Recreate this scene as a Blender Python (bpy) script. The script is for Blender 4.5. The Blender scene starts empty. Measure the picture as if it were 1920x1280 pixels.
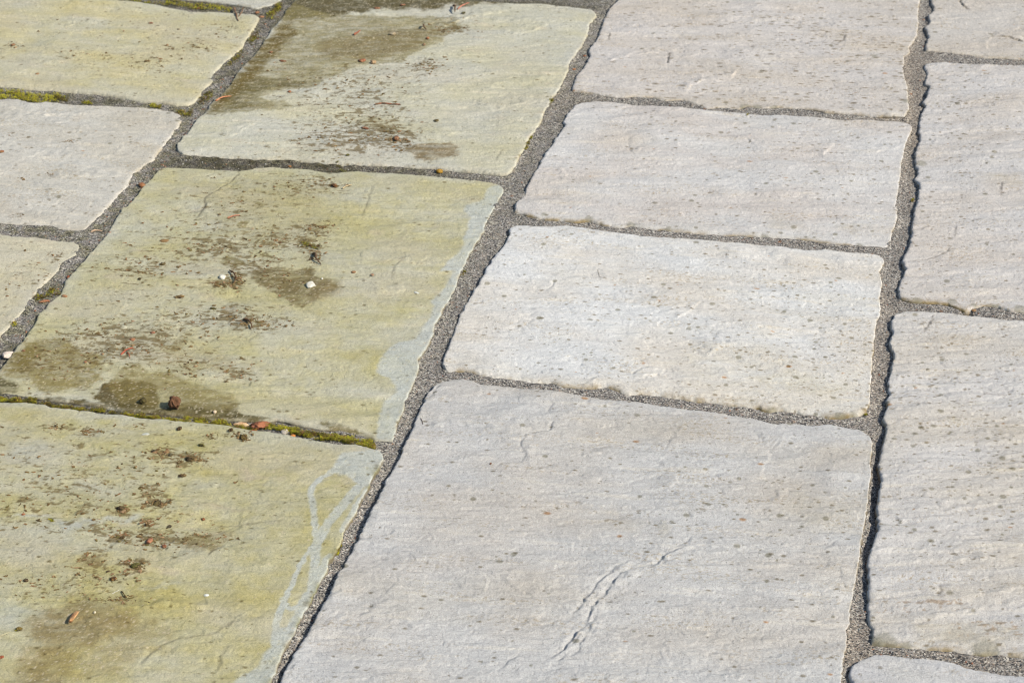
import bpy, math, random
import numpy as np
from mathutils import Vector

# ------------------------------------------------------------------ camera, light, exposure
sc = bpy.context.scene
COL = sc.collection
H = 1.5                      # eye height above the paving
FPX = 3971.0                 # focal length in pixels of the 1920 px wide photograph
PITCH = math.radians(30.0)
cam_d = bpy.data.cameras.new("camera"); cam = bpy.data.objects.new("camera", cam_d); COL.objects.link(cam)
cam.location = (0, 0, H); cam.rotation_euler = (math.radians(90) - PITCH, 0, 0)
cam_d.sensor_width = 36; cam_d.lens = FPX / 1920 * 36
cam_d.clip_start = 0.05; cam_d.clip_end = 500
cam_d.dof.use_dof = True; cam_d.dof.focus_distance = 2.75; cam_d.dof.aperture_fstop = 13
sc.camera = cam

SUN_EL = math.radians(41); SUN_AZ = math.radians(-24)      # azimuth measured from +X
sd = Vector((math.cos(SUN_EL) * math.cos(SUN_AZ), math.cos(SUN_EL) * math.sin(SUN_AZ), math.sin(SUN_EL)))
sun_d = bpy.data.lights.new("sun", 'SUN'); sun = bpy.data.objects.new("sun", sun_d); COL.objects.link(sun)
sun.rotation_euler = sd.to_track_quat('Z', 'Y').to_euler()
sun_d.energy = 4.2; sun_d.angle = math.radians(0.5); sun_d.color = (1.0, 0.945, 0.87)
W = bpy.data.worlds.new("World"); sc.world = W; W.use_nodes = True
nt = W.node_tree; nt.nodes.clear()
sky = nt.nodes.new('ShaderNodeTexSky'); sky.sky_type = 'NISHITA'; sky.sun_disc = False
sky.sun_elevation = SUN_EL; sky.sun_rotation = math.atan2(sd.x, sd.y)
bg = nt.nodes.new('ShaderNodeBackground'); bg.inputs[1].default_value = 0.11
ow = nt.nodes.new('ShaderNodeOutputWorld')
nt.links.new(sky.outputs[0], bg.inputs[0]); nt.links.new(bg.outputs[0], ow.inputs[0])
sc.view_settings.view_transform = 'Standard'; sc.view_settings.look = 'None'
sc.view_settings.gamma = 1; sc.view_settings.exposure = 0.60
try: sc.view_settings.use_curve_mapping = False
except Exception: pass

try: sc.cycles.filter_width = 1.05
except Exception: pass
random.seed(7); RNG = np.random.default_rng(7)

# ------------------------------------------------------------------ helpers
def G(px, py, z=0.0):
    """a point of the photograph -> the point of the ground plane under it (metres)"""
    px = np.asarray(px, float); py = np.asarray(py, float)
    cx = (px - 960) / FPX; cy = -(py - 640) / FPX
    a = math.radians(90) - PITCH
    wy = cy * math.cos(a) + math.sin(a); wz = cy * math.sin(a) - math.cos(a)
    t = (z - H) / wz
    return np.stack([cx * t, wy * t], -1)

def GP(pts): return G([p[0] for p in pts], [p[1] for p in pts])
YAW = math.radians(11.8)
E1 = np.array([math.cos(YAW), -math.sin(YAW)]); E2 = np.array([math.sin(YAW), math.cos(YAW)])

def h2(ix, iy, seed):
    ix = ix.astype(np.int64).astype(np.uint32); iy = iy.astype(np.int64).astype(np.uint32)
    h = ix * np.uint32(374761393) + iy * np.uint32(668265263) + np.uint32((seed * 974634777 + 12345) & 0xffffffff)
    h = (h ^ (h >> np.uint32(13))) * np.uint32(1274126177)
    h = (h ^ (h >> np.uint32(16))) * np.uint32(2246822519)
    h ^= h >> np.uint32(15)
    return h.astype(np.float32) / np.float32(4294967295.0)

def noise(x, y, seed=0):
    """gradient noise, about -1..1"""
    xi = np.floor(x); yi = np.floor(y); fx = (x - xi).astype(np.float32); fy = (y - yi).astype(np.float32)
    u = fx * fx * fx * (fx * (fx * 6 - 15) + 10); v = fy * fy * fy * (fy * (fy * 6 - 15) + 10)
    def g(dx, dy):
        a = h2(xi + dx, yi + dy, seed) * np.float32(6.2831853)
        return np.cos(a) * (fx - dx) + np.sin(a) * (fy - dy)
    a = g(0, 0); b = g(1, 0); c = g(0, 1); d = g(1, 1)
    return 1.5 * ((a + (b - a) * u) + ((c + (d - c) * u) - (a + (b - a) * u)) * v)

def fbm(x, y, seed=0, o=4, gain=0.5, lac=2.03):
    s = 0; a = 1; t = 0
    for k in range(o):
        s = s + a * noise(x + 17.3 * k, y - 9.1 * k, seed + k * 31); t += a; a *= gain; x = x * lac; y = y * lac
    return s / t

def sst(a, b, x):
    t = np.clip((x - a) / (b - a), 0, 1); return t * t * (3 - 2 * t)

def spots(x, y, cell, rmin, rmax, prob, seed, asp=1.0, soft=0.35, power=2.5):
    """round spots on a jittered lattice; asp > 1 stretches them along x. prob may be an array"""
    x = x / asp
    xi = np.floor(x / cell); yi = np.floor(y / cell); out = np.zeros_like(x, dtype=np.float32)
    for dx in (-1, 0, 1):
        for dy in (-1, 0, 1):
            cx = xi + dx; cy = yi + dy
            jx = h2(cx, cy, seed); jy = h2(cx, cy, seed + 1); r = h2(cx, cy, seed + 2); e = h2(cx, cy, seed + 3)
            r = rmin + (rmax - rmin) * r ** power
            d = np.hypot(x - (cx + jx) * cell, (y - (cy + jy) * cell))
            out = np.maximum(out, np.where(e < prob, 1 - sst(1 - soft, 1 + soft, d / r), 0))
    return out

def lin(c):
    c = np.asarray(c, float) / 255.0
    return np.where(c <= 0.04045, c / 12.92, ((c + 0.055) / 1.055) ** 2.4)
ALB = 0.60
def colr(*c): return lin(c) * ALB * np.array([1.0, 1.0, .958])

def polysd(x, y, P):
    """signed distance to a closed polygon, negative inside"""
    P = np.asarray(P); n = len(P)
    d = np.full(x.shape, 1e9); ins = np.zeros(x.shape, bool)
    for i in range(n):
        ax, ay = P[i]; bx, by = P[(i + 1) % n]
        ex, ey = bx - ax, by - ay; L = ex * ex + ey * ey + 1e-18
        t = np.clip(((x - ax) * ex + (y - ay) * ey) / L, 0, 1)
        d = np.minimum(d, (x - ax - t * ex) ** 2 + (y - ay - t * ey) ** 2)
        c = ((ay > y) != (by > y)) & (x < (bx - ax) * (y - ay) / (by - ay + 1e-18) + ax)
        ins ^= c
    d = np.sqrt(d); return np.where(ins, -d, d)

def linesd(x, y, P):
    """distance, signed side and 0..1 position along an open polyline"""
    P = np.asarray(P); seg = np.hypot(*(P[1:] - P[:-1]).T); cum = np.r_[0, np.cumsum(seg)]; T = cum[-1]
    best = np.full(x.shape, 1e18); sg = np.zeros(x.shape); tt = np.zeros(x.shape)
    for i in range(len(P) - 1):
        ax, ay = P[i]; ex, ey = P[i + 1] - P[i]; L = ex * ex + ey * ey + 1e-18
        t = np.clip(((x - ax) * ex + (y - ay) * ey) / L, 0, 1)
        qx = x - ax - t * ex; qy = y - ay - t * ey; d = qx * qx + qy * qy
        m = d < best; best = np.where(m, d, best)
        sg = np.where(m, ex * qy - ey * qx, sg); tt = np.where(m, (cum[i] + t * seg[i]) / T, tt)
    return np.sqrt(best), np.sign(sg), tt

def new_mesh(name, V, F, mat, cols=None, smooth=True, parent=None, loc=(0, 0, 0)):
    """V (n,3), F a list of (m,k) index arrays"""
    me = bpy.data.meshes.new(name); V = np.asarray(V, np.float32)
    if not isinstance(F, (list, tuple)): F = [F]
    F = [np.asarray(f, np.int32) for f in F if len(f)]
    me.vertices.add(len(V)); me.vertices.foreach_set('co', V.ravel())
    loops = np.concatenate([f.ravel() for f in F]); tot = np.concatenate([np.full(len(f), f.shape[1], np.int32) for f in F])
    st = np.r_[0, np.cumsum(tot)[:-1]].astype(np.int32)
    me.loops.add(len(loops)); me.loops.foreach_set('vertex_index', loops)
    me.polygons.add(len(tot)); me.polygons.foreach_set('loop_start', st); me.polygons.foreach_set('loop_total', tot)
    me.polygons.foreach_set('use_smooth', np.full(len(tot), smooth))
    me.update(calc_edges=True)
    if cols is not None:
        at = me.color_attributes.new('tint', 'FLOAT_COLOR', 'POINT')
        c = np.ones((len(V), 4), np.float32); c[:, :cols.shape[1]] = cols
        at.data.foreach_set('color', c.ravel())
    me.materials.append(mat)
    o = bpy.data.objects.new(name, me); o.location = loc; COL.objects.link(o)
    if parent is not None: o.parent = parent
    return o

def tag(o, label=None, cat=None, group=None, kind=None):
    if label: o['label'] = label
    if cat: o['category'] = cat
    if group: o['group'] = group
    if kind: o['kind'] = kind
    return o

# ------------------------------------------------------------------ materials
def base_mat(name, rough=0.85, spec=0.25):
    m = bpy.data.materials.new(name); m.use_nodes = True
    b = m.node_tree.nodes['Principled BSDF']; b.inputs['Roughness'].default_value = rough
    b.inputs['Specular IOR Level'].default_value = spec
    return m, m.node_tree, b

def N(t, typ, **kw):
    n = t.nodes.new(typ)
    for k, v in kw.items():
        if k in n.inputs: n.inputs[k].default_value = v
        else: setattr(n, k, v)
    return n

def mrange(t, src, a, b, c, d):
    r = N(t, 'ShaderNodeMapRange'); t.links.new(src, r.inputs[0])
    for i, v in zip((1, 2, 3, 4), (a, b, c, d)): r.inputs[i].default_value = v
    return r.outputs[0]

def mul(t, colsock, fac):
    m = N(t, 'ShaderNodeVectorMath', operation='MULTIPLY'); t.links.new(colsock, m.inputs[0]); t.links.new(fac, m.inputs[1]); return m.outputs[0]

def stone_mat():
    m, t, b = base_mat('riven_sandstone', 0.9, 0.18)
    at = N(t, 'ShaderNodeVertexColor', layer_name='tint'); g = N(t, 'ShaderNodeNewGeometry')
    n1 = N(t, 'ShaderNodeTexNoise', Scale=620, Detail=3.0, Roughness=0.65); n2 = N(t, 'ShaderNodeTexNoise', Scale=170, Detail=4.0, Roughness=0.6)
    mp = N(t, 'ShaderNodeMapping'); mp.inputs['Rotation'].default_value = (0, 0, YAW); mp.inputs['Scale'].default_value = (60, 420, 100)
    n3 = N(t, 'ShaderNodeTexNoise', Scale=1.0, Detail=3.0)
    t.links.new(g.outputs['Position'], mp.inputs[0]); t.links.new(mp.outputs[0], n3.inputs['Vector'])
    for n in (n1, n2): t.links.new(g.outputs['Position'], n.inputs['Vector'])
    c = mul(t, at.outputs['Color'], mrange(t, n1.outputs[0], 0.25, 0.75, 0.74, 1.24))
    c = mul(t, c, mrange(t, n2.outputs[0], 0.3, 0.7, 0.95, 1.05))
    c = mul(t, c, mrange(t, n3.outputs[0], 0.3, 0.7, 0.95, 1.05))
    # tiny dark mineral specks
    v = N(t, 'ShaderNodeTexVoronoi', Scale=210.0); t.links.new(g.outputs['Position'], v.inputs['Vector'])
    sp = mrange(t, v.outputs['Distance'], 0.10, 0.20, 0.55, 1.0)
    sx = N(t, 'ShaderNodeSeparateColor'); t.links.new(v.outputs['Color'], sx.inputs[0])
    sel = mrange(t, sx.outputs[0], 0.80, 0.82, 1.0, 0.0)
    mx = N(t, 'ShaderNodeMath', operation='MAXIMUM'); t.links.new(sp, mx.inputs[0]); t.links.new(sel, mx.inputs[1])
    c = mul(t, c, mx.outputs[0])
    t.links.new(c, b.inputs['Base Color'])
    ad = N(t, 'ShaderNodeMath', operation='ADD'); t.links.new(n1.outputs[0], ad.inputs[0])
    m2 = N(t, 'ShaderNodeMath', operation='MULTIPLY'); m2.inputs[1].default_value = 2.0
    t.links.new(n2.outputs[0], m2.inputs[0]); t.links.new(m2.outputs[0], ad.inputs[1])
    bp = N(t, 'ShaderNodeBump', Strength=1.0, Distance=0.0008); t.links.new(ad.outputs[0], bp.inputs['Height'])
    t.links.new(bp.outputs[0], b.inputs['Normal'])
    return m

def mortar_mat():
    m, t, b = base_mat('sandy_mortar', 0.9, 0.2)
    at = N(t, 'ShaderNodeVertexColor', layer_name='tint'); g = N(t, 'ShaderNodeNewGeometry')
    v = N(t, 'ShaderNodeTexVoronoi', Scale=600.0); t.links.new(g.outputs['Position'], v.inputs['Vector'])
    s = N(t, 'ShaderNodeSeparateColor'); t.links.new(v.outputs['Color'], s.inputs[0])
    r = N(t, 'ShaderNodeValToRGB'); t.links.new(s.outputs[0], r.inputs[0])
    e = r.color_ramp.elements; e[0].color = (0.08, 0.08, 0.09, 1); e[1].color = (2.2, 2.15, 2.05, 1)
    for p, c in ((0.25, (0.42, 0.41, 0.42)), (0.5, (0.85, 0.80, 0.74)), (0.62, (1.15, 1.0, 0.88)), (0.8, (0.9, 0.92, 0.95)), (0.9, (1.6, 1.55, 1.45))):
        q = e.new(p); q.color = (*c, 1)
    mv = N(t, 'ShaderNodeVectorMath', operation='MULTIPLY'); t.links.new(at.outputs['Color'], mv.inputs[0]); t.links.new(r.outputs[0], mv.inputs[1])
    t.links.new(mv.outputs[0], b.inputs['Base Color'])
    n = N(t, 'ShaderNodeTexNoise', Scale=700, Detail=2.0); t.links.new(g.outputs['Position'], n.inputs['Vector'])
    bp0 = N(t, 'ShaderNodeBump', Strength=0.7, Distance=0.0006, invert=True); t.links.new(v.outputs['Distance'], bp0.inputs['Height'])
    bp = N(t, 'ShaderNodeBump', Strength=0.5, Distance=0.0006); t.links.new(n.outputs[0], bp.inputs['Height']); t.links.new(bp0.outputs[0], bp.inputs['Normal'])
    t.links.new(bp.outputs[0], b.inputs['Normal'])
    return m

def attr_mat(name, scale, lo, hi, rough=0.8, bump=0.0004, spec=0.25, trans=0.0):
    m, t, b = base_mat(name, rough, spec)
    at = N(t, 'ShaderNodeVertexColor', layer_name='tint'); g = N(t, 'ShaderNodeNewGeometry')
    n = N(t, 'ShaderNodeTexNoise', Scale=scale, Detail=3.0); t.links.new(g.outputs['Position'], n.inputs['Vector'])
    t.links.new(mul(t, at.outputs['Color'], mrange(t, n.outputs[0], 0.3, 0.7, lo, hi)), b.inputs['Base Color'])
    bp = N(t, 'ShaderNodeBump', Strength=0.8, Distance=bump); t.links.new(n.outputs[0], bp.inputs['Height']); t.links.new(bp.outputs[0], b.inputs['Normal'])
    return m

M_STONE = stone_mat(); M_MORTAR = mortar_mat()
M_SOIL = attr_mat('crumbly_soil', 900, 0.6, 1.35, 0.95)
M_MOSS = attr_mat('moss_leaves', 1200, 0.7, 1.3, 0.7, 0.0001)
M_DRY = attr_mat('dry_plant_matter', 700, 0.72, 1.25, 0.7)
M_SHELL = attr_mat('shell_and_pebble', 500, 0.85, 1.1, 0.45, 0.0001, 0.45)

# ------------------------------------------------------------------ slabs, traced along their four edges
# each side is a list of points; top/bottom run left to right, left/right run far to near
S = {}
def slab(key, **k): S[key] = k

slab('s0', label='pale grey slab corner at the top left beyond the mossy joint',
  top=[(-150,-170),(620,-110)], left=[(-150,-170),(-260,-45)],
  bottom=[(-260,-45),(120,-16),(332,-1),(377,3),(425,8),(452,12),(482,17)], right=[(620,-110),(560,-40),(528,0),(510,9),(496,12),(482,17)],
  base=(200,201,194), alt=(206,202,188), algae=.25, spot=.2, ang=0)
slab('s1', label='yellow green stained slab at the top left with a forked twig',
  top=[(-330,-42),(0,-14),(100,-6),(186,-1),(266,4),(319,13),(359,22),(425,24),(478,29)],
  right=[(478,29),(486,35),(479,50),(468,66),(452,92),(425,114),(401,138),(401,151),(383,170),(368,188),(352,198)],
  bottom=[(-460,126),(-200,145),(0,162),(72,169),(101,170),(128,173),(186,177),(226,183),(266,191),(300,194),(330,198),(352,198)],
  left=[(-330,-42),(-460,126)], base=(202,198,178), alt=(205,196,160), algae=.62, spot=.25, ang=-.03)
slab('s2', label='clean pale grey slab at left with fine cream ripples below the mossy joint',
  top=[(-490,142),(-200,168),(0,185),(35,186),(53,194),(74,195),(88,191),(128,195),(186,198),(239,200),(292,203),(324,208),(338,214)],
  right=[(338,214),(341,226),(329,244),(316,263),(300,281),(287,300),(271,311),(252,324),(243,338),(240,347),(220,368),(202,389),(186,405),(170,421),(152,434)],
  bottom=[(-720,355),(-300,395),(0,418),(40,421),(80,424),(106,428),(133,432),(152,434)],
  left=[(-490,142),(-720,355)], base=(208, 204, 195), alt=(207, 200, 187), algae=.04, spot=.25, ang=-.05, cream=1.2)
slab('s3', label='greenish beige slab corner at the left edge under the rippled grey slab',
  top=[(-740,378),(-300,412),(0,438),(40,442),(80,445),(106,449),(135,451),(148,456)],
  right=[(148,456),(153,465),(146,477),(127,486),(113,497),(109,509),(88,527),(74,540),(58,562),(48,578),(29,596),(20,610),(3,628),(-30,668),(-110,765)],
  bottom=[(-1050,660),(-500,715),(-110,765)], left=[(-740,378),(-1050,660)],
  base=(204,198,180), alt=(206,198,170), algae=.4, spot=.2, ang=0)
slab('s4', label='slab with dark wet mud across its far end and scattered debris',
  top=[(566,-24),(700,-12),(830,-3),(960,6.6),(1013,8),(1066,12),(1112,17)],
  right=[(1112,17),(1119,29),(1106,43),(1101,66),(1090,88),(1069,114),(1065,133),(1058,149),(1050,165),(1042,175),(1021,207),(1013,231),(995,255),(984,276),(971,300),(963,315),(951,328)],
  bottom=[(333,282),(343,288),(385,292),(438,295),(480,298),(533,297.5),(586,303),(639,307),(693,309),(746,311),(799,315),(852,319),(905,325),(937,329),(951,328)],
  left=[(566,-24),(549,0),(525,35),(496,72),(486,93),(449,128),(430,159),(404,186),(380,213),(359,236),(343,255),(332,268),(333,282)],
  base=(204,202,190), alt=(204,199,174), algae=.32, spot=.2, ang=.12, cream=1.2)
slab('s5', label='green stained slab with a brown damp patch and white shells in its middle',
  top=[(303,318),(313,313),(359,315),(398,317),(452,320),(480,314),(520,312),(573,317),(626,323),(671,319),(719,323),(772,328),(825,333),(879,337),(916,340),(932,344),(942,350)],
  right=[(942,350),(944,360),(932,378),(916,408),(908,426),(908,434),(894,455),(879,479),(863,509),(857,530),(847,554),(833,575),(828,588),(817,607),(812,628),(796,660),(783,676),(785,694),(775,720),(761,748),(755,775),(743,798),(736,824)],
  bottom=[(-30,729),(0,734),(53,742),(96,750),(159,758),(226,769),(292,775),(345,779),(425,787),(499,790),(520,789),(559,797),(599,805),(639,806),(674,814),(703,825),(736,824)],
  left=[(303,318),(295,320),(266,352),(250,376),(228,394),(210,421),(197,440),(183,458),(159,485),(141,506),(120,530),(112,551),(96,564),(74,588),(53,623),(32,649),(0,692),(-20,712),(-30,729)],
  base=(199,197,182), alt=(193,188,154), algae=.80, spot=.15, ang=.05)
slab('s6', label='large yellow green slab at bottom left with pale scrubbed loops at its edge',
  top=[(-52,748),(0,753),(40,754),(80,757),(96,763),(159,769),(226,777),(266,783),(306,786),(345,790),(400,794),(427,796),(466,804),(506,809),(559,817),(599,825),(639,832),(666,832),(700,840),(714,848)],
  right=[(714,848),(720,860),(708,883),(695,905),(687,923),(674,947),(660,971),(647,992),(639,1016),(628,1038),(615,1051),(613,1068),(597,1094),(586,1121),(573,1142),(559,1171),(549,1192),(533,1216),(522,1243),(512,1269),(500,1292),(440,1420)],
  bottom=[(-560,1270),(0,1350),(440,1420)], left=[(-52,748),(-120,830),(-560,1270)],
  base=(196,194,178), alt=(189,183,142), algae=1.0, spot=.2, ang=.06)
slab('s7', label='pinkish grey slab at the top centre flecked with brown dashes',
  top=[(1222,-115),(1740,-75)],
  right=[(1740,-75),(1728,-30),(1726,0),(1720,27),(1722,43),(1720,66),(1710,82),(1704,90),(1707,98),(1696,106),(1694,128),(1696,149),(1702,165),(1702,181),(1704,205),(1697,218)],
  bottom=[(1073,170),(1106,174),(1146,181),(1167,183),(1186,181),(1226,183),(1247,189),(1279,187),(1305,195),(1327,203),(1359,201),(1385,204),(1404,199),(1430,203),(1460,201),(1500,203),(1526,206),(1545,211),(1593,213),(1646,218),(1697,218)],
  left=[(1222,-115),(1170,-18),(1158,0),(1143,16),(1133,32),(1125,58),(1119,72),(1103,93),(1106,106),(1095,125),(1080,141),(1074,159),(1073,170)],
  base=(210, 204, 199), alt=(208, 199, 189), algae=0, spot=.55, ang=0.06, dash=1)
slab('s8', label='pale pink grey slab second from the top in the middle column',
  top=[(1077,195),(1093,191),(1119,190),(1173,193),(1226,198),(1279,203),(1332,207),(1385,209),(1420,213),(1473,215),(1526,220),(1579,226),(1633,227),(1686,230),(1706,235)],
  right=[(1706,235),(1711,242),(1707,250),(1699,266),(1694,287),(1690,305),(1687,335),(1683,360),(1678,386),(1683,408),(1676,426),(1670,445),(1661,463)],
  bottom=[(963,396),(991,405),(1026,412),(1052,413),(1079,417),(1106,414),(1132,422),(1159,426),(1185,424),(1225,429),(1252,432),(1299,437),(1350,441),(1420,443),(1473,447),(1526,451),(1566,458),(1606,459),(1646,462),(1661,463)],
  left=[(1077,195),(1066,210),(1056,226),(1060,236),(1045,252),(1037,268),(1024,284),(1013,303),(1000,324),(991,344),(983,360),(967,381),(963,396)],
  base=(215, 212, 209), alt=(211, 203, 196), algae=0, spot=.6, ang=0.1)
slab('s9', label='whitest slab in the middle column with a cream rounded near edge',
  top=[(957,426),(970,421),(1013,422),(1066,422),(1106,429),(1172,437),(1225,442),(1299,448),(1360,454),(1420,458),(1473,462),(1513,469),(1548,469),(1579,474),(1619,477),(1646,479),(1656,485)],
  right=[(1656,485),(1658,494),(1648,509),(1655,533),(1648,559),(1651,586),(1643,602),(1640,626),(1635,673),(1632,726),(1632,752),(1624,772)],
  bottom=[(834,691),(841,696),(873,696),(900,702),(929,709),(966,712),(998,718),(1032,718),(1059,726),(1099,730),(1139,726),(1160,734),(1178,741),(1205,740),(1245,743),(1279,749),(1350,757),(1420,765),(1441,773),(1460,769),(1486,771),(1518,777),(1548,783),(1569,785),(1606,779),(1624,772)],
  left=[(957,426),(949,453),(933,474),(912,503),(896,535),(880,556),(864,586),(853,610),(844,639),(836,657),(828,678),(834,691)],
  base=(226, 225, 223), alt=(223, 216, 206), algae=0, spot=.75, ang=-0.02, cream=1.2)
slab('s10', label='large grey slab at bottom centre with a jagged split gash',
  top=[(817,720),(833,713),(860,710),(886,713),(900,720),(939,722),(993,728),(1019,730),(1059,737),(1099,742),(1152,748),(1192,750),(1232,758),(1279,765),(1350,776),(1420,786),(1447,794),(1478,790),(1521,797),(1553,795),(1593,802),(1611,805),(1624,816)],
  right=[(1624,816),(1635,830),(1635,846),(1632,872),(1632,899),(1627,925),(1627,940),(1622,975),(1615,1012),(1611,1041),(1606,1070),(1601,1102),(1593,1142),(1593,1160),(1586,1179),(1586,1219),(1579,1235),(1577,1280),(1562,1400)],
  bottom=[(470,1392),(1000,1440),(1562,1400+90)], left=[(817,720),(801,737),(791,759),(780,783),(767,817),(753,844),(740,873),(724,899),(711,931),(695,961),(684,984),(666,1016),(652,1040),(647,1054),(634,1073),(623,1099),(610,1123),(597,1147),(583,1174),(562,1203),(549,1227),(533,1259),(522,1285),(470,1392)],
  base=(205, 203, 200), alt=(204, 198, 190), algae=0, spot=.5, ang=0.07)
S['s10']['right'][-1] = (1552, 1490); S['s10']['bottom'] = [(470,1392),(1000,1440),(1552,1490)]
slab('s11', label='beige grey slab corner at the top right with two dark cracks',
  top=[(1775,-135),(2240,-95)], right=[(2240,-95),(2300,146)],
  bottom=[(1735,94),(1765,97),(1805,101),(1845,108),(1885,109),(1920,112),(2300,146)],
  left=[(1775,-135),(1750,-25),(1744,0),(1751,19),(1739,29),(1743,40),(1733,50),(1741,69),(1735,82),(1735,94)],
  base=(207, 201, 194), alt=(204, 195, 184), algae=0, spot=.35, ang=.1)
slab('s12', label='grey slab at the right edge below the cracked corner, ending at a dark joint hole',
  top=[(1735,119),(1752,117),(1792,118),(1845,121),(1920,124),(2300,160)], right=[(2300,160),(2360,620)],
  bottom=[(1688,560),(1712,567),(1752,568),(1779,570),(1797,580),(1813,584),(1826,576),(1845,572),(1872,575),(1898,583),(1920,584),(2360,620)],
  left=[(1735,119),(1732,124),(1738,135),(1734,157),(1742,160),(1737,181),(1727,194),(1735,198),(1729,210),(1724,221),(1721,247),(1726,256),(1716,287),(1715,311),(1722,317),(1716,335),(1724,347),(1720,370),(1714,397),(1708,429),(1711,437),(1702,463),(1691,487),(1697,506),(1682,541),(1688,560)],
  base=(211, 207, 204), alt=(209, 201, 193), algae=0, spot=.75, ang=0.22)
slab('s13', label='long grey slab at the right edge with wavy ripples and tawny specks',
  top=[(1677,588),(1696,582),(1739,582),(1779,585),(1813,590),(1845,592),(1920,602),(2350,640)], right=[(2350,640),(2440,1275)],
  bottom=[(1632,1205),(1659,1208),(1699,1214),(1739,1216),(1792,1219),(1818,1224),(1872,1224),(1920,1230),(2440,1290)],
  left=[(1677,588),(1670,610),(1675,620),(1668,639),(1675,663),(1672,689),(1664,713),(1667,734),(1662,748),(1664,763),(1655,785),(1663,795),(1658,819),(1651,846),(1646,875),(1654,899),(1648,920),(1643,948),(1646,975),(1644,1001),(1633,1028),(1625,1057),(1630,1083),(1626,1110),(1627,1131),(1625,1153),(1635,1176),(1633,1195),(1632,1205)],
  base=(211, 207, 203), alt=(209, 202, 192), algae=0, spot=.9, ang=0.24, cream=1.4)
S['s13']['bottom'][-1] = (2440, 1290); S['s13']['right'][-1] = (2440, 1290)
slab('s14', label='bluish grey slab corner peeking in at the bottom right',
  top=[(1596,1247),(1617,1237),(1640,1226),(1672,1227),(1712,1232),(1765,1235),(1792,1240),(1813,1249),(1845,1255),(1872,1261),(1920,1267),(2440,1325)],
  right=[(2440,1325),(2480,1520)], bottom=[(1580,1440),(2480,1520)],
  left=[(1596,1247),(1590,1261),(1597,1280),(1590,1350),(1580,1440)],
  base=(206, 204, 204), alt=(203, 200, 195), algae=0, spot=.3, ang=0)

# neighbours outside the picture (seen only from another standpoint)
off = [
  ('far beyond', [(640,-130),(1160,-95)], [(590,-45),(1118,-8)]),
  ('far right', [(1250,-330),(1765,-290)], [(1235,-138),(1745,-98)]),
  ('near right', [(1575,1465),(2490,1550)], [(1545,1980),(2700,2100)]),
  ('near middle', [(455,1415),(1548,1515)], [(130,1990),(1500,2120)]),
  ('near left', [(-590,1300),(420,1450)], [(-1600,1880),(80,2010)]),
  ('left low', [(-1600,720),(-150,800)], [(-2400,1130),(-600,1270)]),
  ('right far', [(2330,-60),(2900,-10)], [(2440,560),(3200,640)]),
  ('right near', [(2450,600),(3250,680)], [(2600,1400),(3600,1520)]),
]
for nm, T, B in off:
    slab('x_' + nm, label=None, top=T, bottom=B, left=[T[0], B[0]], right=[T[1], B[1]],
         base=(207,203,199), alt=(207,197,187), algae=.5 if 'left' in nm else 0, spot=.4, ang=0, coarse=True)

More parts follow.
